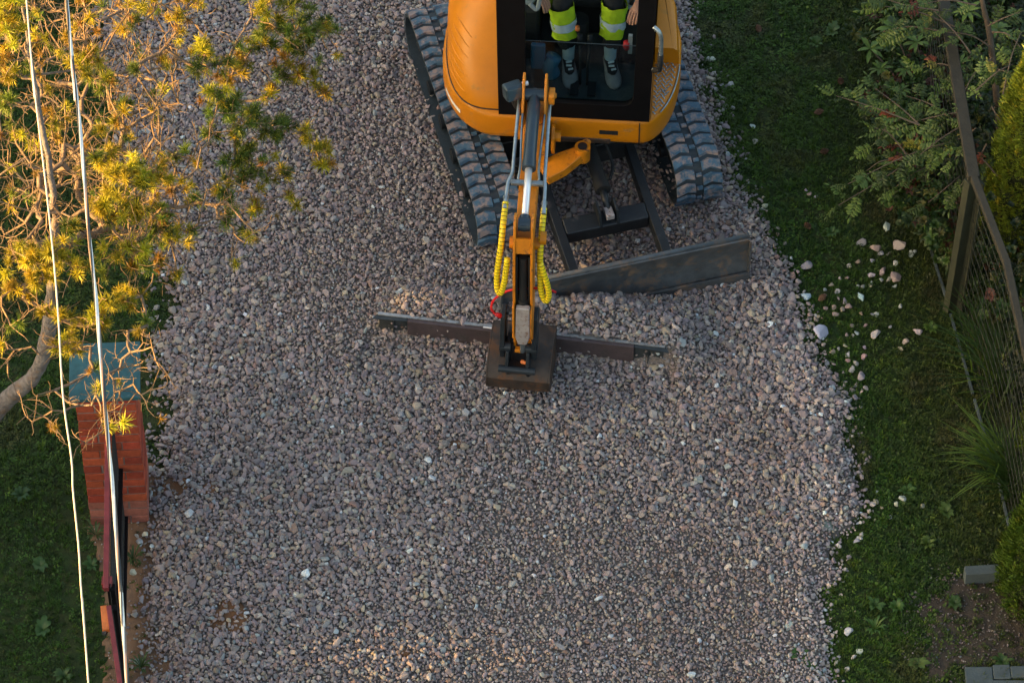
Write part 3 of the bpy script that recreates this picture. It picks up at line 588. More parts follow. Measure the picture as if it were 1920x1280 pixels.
bun = thing('cable_bundle', 'twisted bundle of bright metal and black strands, the right overhead line', 'cable', (c2[0].x, c2[0].y, c2[0].z), 'overhead cables')
fine = []
for i in range(len(c2)-1): fine += [c2[i].lerp(c2[i+1], t/4) for t in range(4)]
fine.append(c2[-1]); acc = 0; al = [0]
for i in range(1, len(fine)): acc += (fine[i]-fine[i-1]).length; al.append(acc)
for s_ in range(4):
    pts_ = []
    for p_, L_ in zip(fine, al):
        th = L_*2*PI/1.15+s_*PI/2; pts_.append(p_-bun.location+Vector((math.cos(th)*.0062, 0, math.sin(th)*.0062)))
    b = MB(); b.tube(pts_, .0050, 7, m=Matrix()); b.build('strand', (MT['alu'], MT['cableb'], MT['cablebr'], MT['alu'])[s_], bun, smooth=True)
# ------------------------------------------------------------------ excavator
U = Vector((.35, 1.95, 0))
ex = thing('mini_excavator', 'amber yellow mini excavator with rubber tracks, black cab and dozer blade on the gravel', 'excavator', U)
MU = Matrix.Rotation(math.radians(15), 4, 'Z')
def Z(b, *a, **k): return b.build(*a, parent=ex, **k)
GZ = .045
# tracks
HS, TR_ = .83, .225
CL = 4*HS+2*PI*TR_
def loop(s, h=0.):
    s = s % CL; r = TR_
    if s < 2*HS: return Vector((0, -HS+s, GZ+2*r+.01+h)), Vector((0, 1, 0)), Vector((0, 0, 1))
    s -= 2*HS
    if s < PI*r: a = s/r; n_ = Vector((0, math.sin(a), math.cos(a))); return Vector((0, HS, GZ+r+.01))+n_*(r+h), None, n_
    s -= PI*r
    if s < 2*HS: return Vector((0, HS-s, GZ+.01-h)), None, Vector((0, 0, -1))
    s -= 2*HS; a = s/r; n_ = Vector((0, -math.sin(a), -math.cos(a))); return Vector((0, -HS, GZ+r+.01))+n_*(r+h), None, n_
NP = 46; PT = CL/NP
for sx in (-1, 1):
    X0 = sx*.725; m = MU @ Matrix.Translation((X0, 0, 0)); W2 = .165
    b = MB(m); N_ = 120; vs = []; fs = []
    for i in range(N_):
        s = CL*i/N_
        for x, h in ((-W2, -.004), (-.03, .0), (.03, 0), (W2, -.004), (W2, -.03), (-W2, -.03)):
            p, _, _ = loop(s, h); vs.append((x, p.y, p.z))
    for i in range(N_):
        j = (i+1) % N_
        for q in range(6): fs.append((i*6+q, i*6+(q+1) % 6, j*6+(q+1) % 6, j*6+q))
    b.add(vs, fs); tr = Z(b, 'track', MT['rubber'], label=('rubber track on the left of the picture, under the yellow engine cover', 'rubber track on the right of the picture, below the checker plate step')[sx > 0])
    b = MB(m)
    for i in range(NP):
        for c in (-1, 1):
            xa, xb = (.030*c, W2*c*1.01); sl_ = .022*c; half = PT*.37
            s0 = (i+(.5 if c > 0 else 0))*PT
            vs = []
            for x, ds_ in ((xa, sl_*0), (xa+(xb-xa)*.45, .016), (xb, -.010)):
                for e, h in ((-half, .0), (-half*.72, .024), (half*.72, .024), (half, .0)):
                    p, _, _ = loop(s0+ds_+e*(1.1 if x == xb else 1), h*.72); vs.append((x, p.y, p.z))
            fs = []
            for q in range(2):
                for t in range(3): fs.append((q*4+t, q*4+t+1, q*4+t+5, q*4+t+4))
            fs += [(0, 1, 2, 3), (8, 9, 10, 11)]; b.add(vs, fs)
    b.build('tread_lugs', MT['lug'], tr, kind='stuff', bev=0)
    b = MB(m)
    for i in range(NP):
        p, _, n_ = loop(i*PT, .003); q = n_.to_track_quat('Z', 'Y').to_matrix().to_4x4()
        b.box((-.020, -.013, -.008), (.020, .013, .012), Matrix.Translation((0, p.y, p.z)) @ q)
    b.build('drive_links', MT['zinc'] if False else MT['lug'], tr, kind='stuff')
    # frame, rollers, idler, sprocket
    b = MB(m); b.prism([(-.80, GZ+.16), (.80, GZ+.16), (.74, GZ+.33), (-.74, GZ+.33)], -.11, .11, 'x'); Z(b, 'track_frame', MT['frame'], bev=.01)
    for yy, r_ in ((-.83, .165), (.83, .17)):
        b = MB(m); b.tube([(-.07, yy, GZ+TR_+.01), (.07, yy, GZ+TR_+.01)], r_, 24); b.tube([(-.12, yy, GZ+TR_+.01), (.12, yy, GZ+TR_+.01)], .07, 16); smooth_auto(Z(b, 'idler_wheel' if yy < 0 else 'drive_sprocket', MT['frame']))
    for k in range(4):
        yy = -.5+k*.333; b = MB(m); b.tube([(-.13, yy, GZ+.10), (.13, yy, GZ+.10)], .055, 16); smooth_auto(Z(b, 'roller', MT['frame']))
b = MB(MU); b.box((-.62, -.36, .20), (.62, .36, .40)); b.box((-.34, -.60, .26), (.34, .42, .46)); Z(b, 'undercarriage_frame', MT['frame'], bev=.015)
b = MB(MU); b.tube([(0, 0, .42), (0, 0, .69)], .33, 40); smooth_auto(Z(b, 'slew_ring', MT['frame']))
# dozer blade
bl = MB(MU); prof = [(-1.66, .44), (-1.665, .46), (-1.70, .455), (-1.675, .36), (-1.665, .26), (-1.675, .16), (-1.71, .07), (-1.715, .045), (-1.695, .04), (-1.655, .12), (-1.635, .25), (-1.64, .38)]
bl.prism(prof, -.895, .895, 'x'); bd = Z(bl, 'dozer_blade', MT['blade'], bev=.004)
b = MB(MU); b.box((-.895, -1.732, .04), (.895, -1.712, .12)); b.build('cutting_edge', MT['blade'], bd)
b = MB(MU); b.tube([(-.895, -1.668, .458), (.895, -1.668, .458)], .019, 10); b.build('top_bar', MT['blade'], bd, smooth=True)
for sx in (-1, 1):
    b = MB(MU); b.prism([(-.897, 0), (-.880, 0)], 0, 0) if False else None
    b = MB(MU); x0, x1 = sx*.335-.033, sx*.335+.033
    b.prism([(-.40, .44), (-.42, .32), (-1.05, .24), (-1.64, .22), (-1.64, .34), (-1.08, .36)], x0, x1, 'x'); Z(b, 'blade_arm', MT['frame'], bev=.008)
    b = MB(MU); b.box((sx*.895-.006, -1.72, .05), (sx*.895+.006, -1.62, .45)); b.build('end_plate', MT['blade'], bd)
b = MB(MU); b.prism([(-1.09, .25), (-1.24, .24), (-1.24, .35), (-1.11, .37)], -.30, .30, 'x'); Z(b, 'cross_bar', MT['frame'], bev=.012)
b = MB(MU); b.tube([(.03, -.50, .50), (.03, -.95, .45)], .05, 20); b.tube([(.03, -.93, .452), (.03, -1.0, .445)], .056, 20); cy = Z(b, 'blade_cylinder', MT['matt']); smooth_auto(cy)
b = MB(MU); b.tube([(.03, -.95, .45), (.03, -1.15, .40)], .026, 14); b.build('rod', MT['frame'], cy, smooth=True)
for s in (-.05, .075): b = MB(MU); b.prism([(-1.04, .34), (-1.24, .34), (-1.20, .45), (-1.10, .47)], s-.006, s+.010, 'x'); Z(b, 'cylinder_lug', MT['frame'])
b = MB(MU); b.box((-.005, -1.22, .38), (.055, -1.13, .425)); Z(b, 'pin_block', MT['worn'], bev=.006)
b = MB(MU); b.tube(cr([(.07, -.45, .58), (.14, -.62, .52), (.16, -.78, .44), (.10, -.93, .47)], 6), .011, 8); Z(b, 'hydraulic_hose', MT['matt'], smooth=True)

# ---- house (local frame: forward = -Y)
MH = Matrix.Translation((.01, .02, 0)) @ Matrix.Rotation(math.radians(-4), 4, 'Z')
def outline(ins=0.):
    o = []
    for i in range(15):   # front-left corner
        a = PI/2*i/14; o.append((-.42-(.42-ins)*math.sin(a), -.12-(.60-ins)*math.cos(a)))
    for i in range(1, 30):
        a = PI*i/30; o.append((-(.84-ins)*math.cos(a), -.02+(.88-ins)*math.sin(a)))
    for i in range(15):
        a = PI/2*(1-i/14); o.append((.58+(.26-ins)*math.sin(a), -.14-(.58-ins)*math.cos(a)))
    return o
def loft(b, levels, cap=True):
    n = len(levels[0][0]); vs = []
    for pl, z in levels: vs += [(x, y, z) for x, y in pl]
    fs = []
    for k in range(len(levels)-1):
        for i in range(n): fs.append((k*n+i, k*n+(i+1) % n, (k+1)*n+(i+1) % n, (k+1)*n+i))
    if cap: fs += [tuple(range(n-1, -1, -1)), tuple(range((len(levels)-1)*n, len(levels)*n))]
    b.add(vs, fs); return b
b = MB(MH); loft(b, [(outline(.06), .66), (outline(.02), .675), (outline(.005), .70), (outline(0), .74), (outline(0), .88), (outline(.005), .905), (outline(.022), .918)])
deck = Z(b, 'house_deck', MT['yellow']); smooth_auto(deck, 50)
b = MB(MH); b.box((.30, -.7235, .775), (.43, -.70, .815)); b.build('deck_slot', MT['matt'], deck)
b = MB(MH); b.box((-.02, -.7235, .672), (.38, -.69, .725)); b.build('lower_recess', MT['rust'], deck, bev=.01)
b = MB(MH); b.box((.575, -.7245, .69), (.583, -.70, .905)); b.build('panel_seam', MT['matt'], deck)
b = MB(MH); b.box((-.09, -.7240, .80), (-.04, -.70, .85)); b.build('deck_bolt_plate', MT['rust'], deck)
b = MB(MH)
ol = [p for p in outline(-.002) if p[0] < -.48 and p[1] < -.2]
vs = []; 
for p in ol[4:9]: vs += [(p[0], p[1], .765), (p[0], p[1], .80)]
b.add(vs, [(2*i, 2*i+2, 2*i+3, 2*i+1) for i in range(4)]); b.build('white_decal', MT['white'], deck)
# engine cover
def cowl_pt(a, z):
    t = (z-.92)/.62; t = min(max(t, 0), 1)
    ins = .015+.30*max(0, (t-.35)/.65)**2.2; yf = -.675+.62*t**1.5; yb = .80-.12*t**2
    cx = math.cos(a); sn = math.sin(a)
    return (-.405-(.425-ins)*abs(cx)**.62, (yf+yb)/2+(yb-yf)/2*math.copysign(abs(sn)**.85, sn), z)
b = MB(MH); NA = 40; lv = []
for z in (.922, .96, 1.05, 1.15, 1.24, 1.32, 1.39, 1.44, 1.48, 1.51, 1.53):
    lv.append(([cowl_pt(-PI/2+PI*i/NA, z)[:2] for i in range(NA+1)], z))
loft(b, lv); cw = Z(b, 'engine_cover', MT['yellow']); smooth_auto(cw, 45)
for k in range(7):
    b = MB(MH); z = .99+.05*k; pts_ = []
    for i in range(13):
        a = -PI/2+.42-.0*k+(.85-.03*k)*i/12; x, y, zz = cowl_pt(a, z+.012*math.sin(i/12*PI)); pts_.append((x+.004, y+.003, zz))
    b.tube(pts_, [.002+.0075*math.sin(PI*min(1, .05+i/12)) for i in range(13)], 8); b.build('moulded_rib', MT['yellow'], cw, smooth=True)
b = MB(MH); vs = []
pts_ = [cowl_pt(-PI/2+PI*i/60, .935) for i in range(61)]; b.tube([(x-.001, y-.002, z-.012) for x, y, z in pts_], .006, 6); b.build('cover_seam', MT['matt'], cw)
# right side: fender and checker plate step
b = MB(MH)
def rr(y): # right outline x at y
    return .58+.26*math.sqrt(max(0, 1-((y+.14)/.58)**2)) if y < -.14 else .838
loft(b, [([(.655, -.16), (rr(-.16)-i_, -.16), (.83-i_, .0), (.80-i_, .30), (.66-i_*.2, .62), (.655, .62)], z_) for z_, i_ in ((.92, 0.012), (1.0, .015), (1.06, .03), (1.08, .06))]); Z(b, 'side_cover', MT['yellow'], bev=.008)
b = MB(MH); ys_ = [-.70+.54*i/14 for i in range(15)]; pl = [(.655, y) for y in ys_[::-1]]+[(max(.66, rr(y)-.022), y) for y in ys_]; b.prism(pl, .919, .925, 'z'); st = Z(b, 'step_plate', mat('checker_plate_paint', (.62, .22, .02), .5, .15, .2, 12, .1, 70, dirt=(.13, .12, .125), dthr=.56, ds=7))
b = MB(MH)
for i in range(22):
    for j in range(7):
        y = -.68+i*.0245; x = .672+j*.030+(.015 if i % 2 else 0)
        if x > rr(y)-.035 or x < .665: continue
        ang = PI/4 if (i+j) % 2 else -PI/4
        m = Matrix.Translation((x, y, .925)) @ Matrix.Rotation(ang, 4, 'Z'); b.prism([(-.015, 0), (.015, 0), (.010, .005), (-.010, .005)], -.0038, .0038, 'y', m)
b.build('tread_pattern', MT['zinc'], st, kind='stuff')
b = MB(MH); b.tube([(rr(y)-.008, y, .925) for y in np.linspace(-.62, -.17, 14)], .006, 6); b.build('bare_metal_edge', MT['zinc'], st, smooth=True)
# ---- cab
def ring(b, x0, x1, z0, z1, hx0, hx1, hz0, hz1, r, t0, t1, fn):
    """panel x0..x1,z0..z1 with a rounded hole; fn(x,z,t) maps to 3-D; t = thickness coordinate"""
    hole_ = []
    for cx, cz, a0 in ((hx1-r, hz1-r, 0), (hx0+r, hz1-r, 90), (hx0+r, hz0+r, 180), (hx1-r, hz0+r, 270)):
        for k in range(7): a = math.radians(a0+15*k); hole_.append((cx+r*math.cos(a), cz+r*math.sin(a)))
    outer = []
    for k, (hx, hz) in enumerate(hole_):
        q = k//7; w = (k % 7)/6
        if q == 0: p = (x1, z1) if .3 < w < .7 else ((x1, hz) if w <= .3 else (hx, z1))
        elif q == 1: p = (x0, z1) if .3 < w < .7 else ((hx, z1) if w <= .3 else (x0, hz))
        elif q == 2: p = (x0, z0) if .3 < w < .7 else ((x0, hz) if w <= .3 else (hx, z0))
        else: p = (x1, z0) if .3 < w < .7 else ((hx, z0) if w <= .3 else (x1, hz))
        outer.append(p)
    n = len(hole_); vs = []
    for t in (t0, t1): vs += [fn(x, z, t) for x, z in hole_]+[fn(x, z, t) for x, z in outer]
    fs = []
    for i in range(n):
        j = (i+1) % n
        fs += [(i, j, n+j, n+i), (2*n+i, 2*n+j, 3*n+j, 3*n+i), (i, j, 2*n+j, 2*n+i), (n+i, n+j, 3*n+j, 3*n+i)]
    b.add(vs, fs)
CX0, CX1 = -.405, .645; ZB, ZT = .920, 2.42
def front(x, z, t):   # slight rearward lean, a little wider at the top
    k = (z-ZB)/(ZT-ZB); return (x+(x-.12)*.05*k, -.715+.10*k*k+t, z)
b = MB(MH); ring(b, CX0, CX1, ZB, ZT, -.215, .525, 1.075, 2.28, .075, 0, .05, front); cab = Z(b, 'cab_front_frame', MT['black'], bev=.004)
b = MB(MH); b.add([front(-.23, 1.065, .03), front(.535, 1.065, .03), front(.535, 1.64, .03), front(-.23, 1.64, .03)], [(0, 1, 2, 3)]); wd = b.build('lower_windscreen', GL, cab)
b = MB(MH); b.tube([front(-.225, 1.642, .032), front(.53, 1.642, .032)], .0025, 6); b.build('glass_edge', MT['cyl'], wd)
for nm, xx, sg in (('door', CX1, 1), ('cab_side', CX0, -1)):
    def side(y, z, t, xx=xx, sg=sg):
        k = (z-ZB)/(ZT-ZB); return (xx+(xx-.12)*.05*k-sg*t, y+.10*k*k*(1-(y+.7)/1.3)+.0, z)
    b = MB(MH); ring(b, -.664, .60, ZB, ZT, -.60, .48, 1.28 if sg < 0 else 1.18, 2.30, .09, 0.002, .042, side); d_ = Z(b, nm, MT['black'], bev=.004)
    b = MB(MH); b.add([side(-.61, 1.15, .02), side(.5, 1.15, .02), side(.5, 2.31, .02), side(-.61, 2.31, .02)], [(0, 1, 2, 3)]); b.build('side_window', GL, d_)
    if sg > 0: door = d_
b = MB(MH); b.box((CX0-.02, .60, ZB), (CX1+.02, .64, 1.6)); b.box((CX0-.02, .60, 1.6), (CX0+.06, .64, 2.42)); b.box((CX1-.06, .60, 1.6), (CX1+.02, .64, 2.42)); Z(b, 'cab_rear', MT['black'])
b = MB(MH); b.box((CX0-.045, -.66, 2.422), (CX1+.045, .68, 2.485)); Z(b, 'cab_roof', MT['black'], bev=.03, seg=4)
b = MB(MH); b.box((CX0+.045, -.66, .920), (CX1-.045, .59, .945)); Z(b, 'cab_floor', MT['mat_'])
b = MB(MH); b.tube(cr([(.65, -.71, 1.90), (.690, -.735, 1.875), (.705, -.74, 1.80), (.705, -.74, 1.60), (.70, -.735, 1.50), (.655, -.71, 1.465)], 6), .0155, 12); hd = b.build('grab_handle', MT['zinc'], door, smooth=True)
b = MB(MH); b.tube([(.7055, -.74, 1.66), (.7045, -.74, 1.56), (.70, -.7355, 1.495), (.66, -.712, 1.462)], .020, 12); b.build('grip', MT['matt'], hd, smooth=True)
b = MB(MH); b.box((-.10, .06, .946), (.34, .52, 1.30)); Z(b, 'seat_base', MT['matt'], bev=.02)
b = MB(MH); b.box((-.13, -.04, 1.302), (.37, .50, 1.41)); b.box((-.13, .43, 1.412), (.37, .57, 2.0)); Z(b, 'seat', MT['matt'], bev=.04, seg=3)
for sx in (-1, 1):
    b = MB(MH); xc = .12+sx*.36; b.box((xc-.085, -.22, .947), (xc+.085, .50, 1.46)); cs = Z(b, 'control_console', MT['matt'], bev=.03, seg=3)
    b = MB(MH); b.tube([(xc, -.12, 1.462), (xc, -.14, 1.55)], .018, 10); b.tube([(xc, -.14, 1.55), (xc, -.145, 1.60), (xc, -.15, 1.66)], [.022, .027, .02], 12); b.build('joystick', MT['matt'], cs, smooth=True)
    b = MB(MH); b.tube([(xc, -.12, 1.462), (xc, -.12, 1.478)], .05, 18); b.build('joystick_boot', MT['grey'], cs)
b = MB(MH); b.tube(cr([(-.215, -.34, 1.66), (-.17, -.35, 1.62), (-.15, -.34, 1.68), (-.15, -.32, 1.80), (-.155, -.28, 1.88)], 6), .016, 10); Z(b, 'safety_lever', MT['grey'], smooth=True)
for k, (lx, h) in enumerate(((.145, 1.30), (.195, 1.30))):
    b = MB(MH); b.tube([(lx, -.42, .947), (lx, -.40, 1.15), (lx+(k-.5)*.02, -.34, h)], .009, 8); lv_ = Z(b, 'travel_lever', MT['matt'], smooth=True)
    b = MB(MH); b.tube([(lx+(k-.5)*.02, -.34, h-.02), (lx+(k-.5)*.02, -.325, h+.06)], .02, 10); b.build('knob', MT['matt'], lv_, smooth=True)
    b = MB(MH); b.box((lx-.03+(k-.5)*.07, -.55, .97), (lx+.03+(k-.5)*.07, -.42, .985)); Z(b, 'pedal', MT['frame'], bev=.004)
b = MB(MH); b.tube([(.115, -.30, 1.41), (.115, -.335, 1.41)], .016, 12); Z(b, 'orange_knob', MT['orange'], smooth=True)
b = MB(MH); b.tube([(.12, -.22, .947), (.12, -.2, 1.38)], .07, 14); Z(b, 'lever_column', MT['matt'])
b = MB(MH); b.tube([(.46, -.38, 1.30), (.46, -.38, 1.365)], .022, 12); Z(b, 'red_bottle_cap', MT['red'], smooth=True)
b = MB(MH); b.box((.472, -.385, 1.25), (.50, -.36, 1.43)); Z(b, 'pale_tag', MT['grey'])
b = MB(MH); b.box((-.19, -.60, 1.28), (-.09, -.56, 1.52)); Z(b, 'blue_canister', MT['blue'], bev=.012)
b = MB(MH); b.tube(cr([(-.04, -.56, 1.20), (-.06, -.58, 1.30), (-.03, -.56, 1.38)], 5), .055, 12); Z(b, 'blue_bag', MT['blue'], smooth=True)
# ---- kingpost, boom, dipper (local: x sideways, f forward, z)
K0 = Vector((.192, 1.15, 0))-U
MK = Matrix.Translation(K0) @ Matrix.Rotation(math.radians(-4), 4, 'Z')
def F(x, f, z): return (x, -f, z)
def fz(poly, inv=True): return [(-f, z) for f, z in poly]
b = MB(MK); b.prism(fz([(-.22, .60), (-.22, .78), (-.02, .95), (.06, .95), (.08, .62), (-.02, .56)]), -.06, .06, 'x'); Z(b, 'kingpost', MT['yellow_old'], bev=.01)
for sx in (-1, 1):
    b = MB(MK); b.prism(fz([(-.10, .70), (-.07, .90), (0, .95), (.07, .90), (.07, .78), (0, .66)]), sx*.095-.012, sx*.095+.012, 'x'); Z(b, 'kingpost_ear', MT['yellow_old'], bev=.004)
    b = MB(MK); b.tube([F(sx*.107, 0, .86), F(sx*.148, 0, .86)], .042, 20); smooth_auto(Z(b, 'pivot_boss', MT['yellow']))
# swing arm with its eye and the swing cylinder rod
q0, q1 = P(1046, 312, .62)-U, P(1092, 288, .66)-U
b = MB(); dd = (q1-q0); m = Matrix.Translation(q0) @ dd.to_track_quat('X', 'Z').to_matrix().to_4x4(); L_ = dd.length
b.prism([(-.12, -.085), (.02, -.085), (L_-.02, -.045), (L_+.01, .045), (.05, .075), (-.12, .085)], -.035, .045, 'z', m); sw = Z(b, 'swing_arm', MT['yellow_old'], bev=.01)
b = MB(); b.tube([tuple(q1+Vector((0, 0, -.05))), tuple(q1+Vector((0, 0, .075)))], .055, 24); smooth_auto(b.build('eye', MT['yellow_old'], sw))
b = MB(); b.tube([tuple(q1+Vector((0, 0, -.055))), tuple(q1+Vector((0, 0, .083)))], .033, 24); b.build('pin', MT['frame'], sw, smooth=False)
e1 = P(1106, 250, .68)-U
b = MB(); b.tube([q1+Vector((.02, .05, .03)), e1], .032, 14); Z(b, 'swing_cylinder_rod', MT['yellow_old'], smooth=True)
b = MB(); b.tube([e1+Vector((-.01, -.03, 0)), e1+Vector((.04, .25, .0))], .024, 14); Z(b, 'swing_cylinder', MT['zinc'], smooth=True)
# boom
BW = .062
boom = [(-.06, .80), (-.055, .90), (.02, .98), (.34, 1.60), (.44, 1.74), (.58, 1.80), (.72, 1.80), (1.50, 1.69), (1.63, 1.66), (1.64, 1.56), (1.56, 1.52), (.84, 1.60), (.68, 1.59), (.56, 1.52), (.09, .88), (.05, .80)]
b = MB(MK); b.prism(fz(boom), -BW, BW, 'x'); Z(b, 'boom', MT['yellow_old'], bev=.006)
b = MB(MK); b.box((-.115, -1.22, 1.752), (.115, -1.185, 1.775)); Z(b, 'pipe_clamp', MT['zinc'], bev=.003)
b = MB(MK); b.tube([F(-.098, 1.58, 1.60), F(.105, 1.58, 1.60)], .042, 20); smooth_auto(Z(b, 'boom_tip_boss', MT['yellow']))
b = MB(MK); b.tube([F(.105, 1.58, 1.66), F(.145, 1.58, 1.66)], .045, 20); smooth_auto(Z(b, 'boom_tip_cap', MT['yellow']))
CB, CE = Vector(F(.0, .57, 1.93)), Vector(F(.0, 1.60, 1.815)); cd = (CE-CB).normalized(); cl_ = (CE-CB).length
for sx in (-1, 1):
    b = MB(MK); b.prism(fz([(.42, 1.70), (.46, 1.92), (.49, 2.06), (.55, 2.07), (.63, 1.96), (.74, 1.78)]), sx*.074-.009, sx*.074+.009, 'x'); Z(b, 'cylinder_bracket', MT['yellow_old'], bev=.005)
b = MB(MK); b.box((.095, -.63, 1.90), (.135, -.54, 1.98)); b.tube([F(.09, .57, 1.93), F(.145, .57, 1.93)], .02, 12); Z(b, 'bracket_block', MT['yellow_old'], bev=.006)
b = MB(MK); b.tube([CB-cd*.03, CB+cd*.06, CB+cd*.07, CB+cd*.54], [.036, .037, .043, .043], 24); b.tube([CB+cd*.54, CB+cd*.60], .047, 24); b.tube([F(-.07, .57, 1.93), F(.07, .57, 1.93)], .042, 16)
ac = Z(b, 'dipper_cylinder', MT['cyl']); smooth_auto(ac)
b = MB(MK); b.tube([CB+cd*.58, CE-cd*.03], .0235, 18); b.build('rod', MT['steel'], ac, smooth=True)
b = MB(MK); b.tube([CE-cd*.06, CE+cd*.035], .036, 16); b.tube([F(-.04, 1.60, 1.815), F(.04, 1.60, 1.815)], .045, 18); b.build('rod_eye', MT['cyl'], ac)
for sx in (-1, 1):
    x = sx*.103
    pp = [(x, .38, 1.62), (x, .48, 1.82), (x, .60, 1.87), (x*1.02, .80, 1.86), (x*1.04, 1.05, 1.83), (x*1.05, 1.16, 1.815), (x*1.28 if sx < 0 else x*1.12, 1.24, 1.80), (x*1.34 if sx < 0 else x*1.14, 1.36, 1.775)]
    if sx > 0: pp = [(a, f+.03 if f > 1 else f, z) for a, f, z in pp]
    b = MB(MK); b.tube(cr([F(*p) for p in pp], 8), .0125, 10); pi_ = Z(b, 'steel_pipe', MT['zinc'], smooth=True)
    e0, e1_ = Vector(F(*pp[-1])), Vector(F(*pp[-1]))+(Vector(F(*pp[-1]))-Vector(F(*pp[-2]))).normalized()*.07
    b = MB(MK); b.tube([e0-(e1_-e0)*.35, e0], .019, 6); b.tube([e0, e1_], .015, 12); b.build('fitting', MT['zinc'], pi_)
    b = MB(MK); b.tube(cr([F(*p) for p in [(sx*.078, .50, 1.84), (sx*.075, .62, 1.86), (sx*.070, .85, 1.85), (sx*.062, 1.08, 1.80), (sx*.070, 1.18, 1.77)]], 8), .008, 8); Z(b, 'thin_pipe', MT['zinc'], smooth=True)
    x = sx
    if sx < 0: hp = [(-.138, 1.38, 1.77), (-.145, 1.52, 1.70), (-.152, 1.60, 1.60), (-.168, 1.65, 1.45), (-.176, 1.68, 1.32), (-.168, 1.71, 1.245), (-.145, 1.73, 1.25), (-.125, 1.73, 1.35), (-.112, 1.71, 1.47), (-.105, 1.69, 1.56)]
    else: hp = [(.118, 1.41, 1.765), (.112, 1.54, 1.68), (.108, 1.63, 1.55), (.112, 1.68, 1.38), (.122, 1.70, 1.24), (.150, 1.71, 1.165), (.172, 1.715, 1.22), (.160, 1.71, 1.34), (.135, 1.70, 1.44), (.112, 1.68, 1.52)]
    hc = cr([F(*p) for p in hp], 8); b = MB(MK); b.tube(hc, .0205, 14); ho = Z(b, 'sleeved_hose', MT['hose'], smooth=True)
    b = MB(MK); acc = 0; nxt = .02
    for i in range(1, len(hc)):
        sg_ = (hc[i]-hc[i-1]).length
        while acc+sg_ > nxt:
            t = (nxt-acc)/sg_; c_ = hc[i-1].lerp(hc[i], t); d__ = (hc[i]-hc[i-1]).normalized(); b.tube([c_-d__*.002, c_+d__*.002], .0218, 14, cap=False); nxt += .027
        acc += sg_
    b.build('sleeve_bands', MT['matt'], ho, kind='stuff')
# work light on a stalk at the left of the boom
wl = P(962, 170, 1.95)-U
b = MB(Matrix.Translation(wl) @ Euler((math.radians(-12), 0, math.radians(24))).to_matrix().to_4x4()); b.box((-.065, -.045, -.055), (.065, .045, .055)); lg = Z(b, 'work_light', MT['cyl'], bev=.018, seg=3)
b = MB(Matrix.Translation(wl) @ Euler((math.radians(-12), 0, math.radians(24))).to_matrix().to_4x4()); b.box((-.055, -.050, -.045), (.055, -.044, .045)); b.build('lens', MT['orange'] if False else MT['lens'], lg)
b = MB(); b.tube([wl+Vector((.06, .03, .03)), wl+Vector((.10, .04, .03))], .016, 10); b.build('bolt', MT['steel'], lg)
b = MB(); b.tube([wl+Vector((.09, .04, .02)), wl+Vector((.105, .05, -.12)), wl+Vector((.12, .06, -.30))], .018, 10); Z(b, 'light_stalk', MT['matt'], smooth=True)
b = MB(); b.tube(cr([wl+Vector((.04, .03, -.05)), wl+Vector((.02, .06, -.16)), wl+Vector((.06, .10, -.30)), wl+Vector((.13, .12, -.36))], 6), .035, 10); Z(b, 'cable_sleeve', MT['matt'], smooth=True)
# dipper
dip = [(1.53, 1.74), (1.55, 1.87), (1.60, 1.90), (1.67, 1.87), (1.735, 1.66), (1.755, 1.45), (1.74, 1.20), (1.69, 1.02), (1.67, .70), (1.62, .54), (1.545, .50), (1.50, .62), (1.50, 1.1), (1.505, 1.55)]
for sx in (-1, 1):
    b = MB(MK); b.prism(fz(dip), sx*.058-.009, sx*.058+.009, 'x'); Z(b, 'dipper_side_plate', MT['yellow_old'], bev=.004)
b = MB(MK); b.prism(fz([(1.50, .9), (1.52, 1.56), (1.545, 1.56), (1.535, .9)]), -.048, .048, 'x'); Z(b, 'dipper_back_plate', MT['rust'])
b = MB(MK); b.prism(fz([(1.695, 1.78), (1.725, 1.66), (1.705, 1.65), (1.675, 1.77)]), -.048, .048, 'x'); Z(b, 'dipper_top_plate', MT['yellow_old'])
b = MB(MK); b.prism(fz([(1.53, .53), (1.53, 1.0), (1.64, 1.0), (1.635, .60), (1.60, .53)]), -.0485, .0485, 'x'); Z(b, 'dipper_lower_box', MT['yellow_old'], bev=.008)
b = MB(MK); b.tube([F(0, 1.68, 1.58), F(0, 1.70, 1.15)], .030, 16); b.tube([F(0, 1.70, 1.17), F(0, 1.70, 1.11)], .035, 16); bc = Z(b, 'bucket_cylinder', MT['matt']); smooth_auto(bc)
b = MB(MK); b.tube([F(0, 1.70, 1.12), F(-.002, 1.725, .62)], .016, 12); b.build('rod', MT['zinc'], bc, smooth=True)
for sx in (-1, 1): b = MB(MK); b.tube([F(sx*.042, 1.70, 1.60), F(sx*.044, 1.72, 1.35), F(sx*.040, 1.70, 1.08)], .008, 8); Z(b, 'cylinder_hose', MT['matt'], smooth=True)
b = MB(MK); b.prism([(-.045, 1.13), (.050, 1.13), (.052, .82), (.030, .74), (-.030, .74), (-.050, .82)], -1.765, -1.725, 'y'); gd = Z(b, 'rod_guard', MT['worn'], bev=.010)
b = MB(MK); b.prism([(-.054, .88), (.056, .88), (.052, .80), (.030, .715), (-.032, .715), (-.054, .80)], -1.722, -1.66, 'y'); b.box((.053, -1.765, .82), (.063, -1.68, 1.12)); b.box((-.068, -1.768, .81), (-.053, -1.68, 1.14)); Z(b, 'guard_flange', MT['yellow_old'], bev=.005)
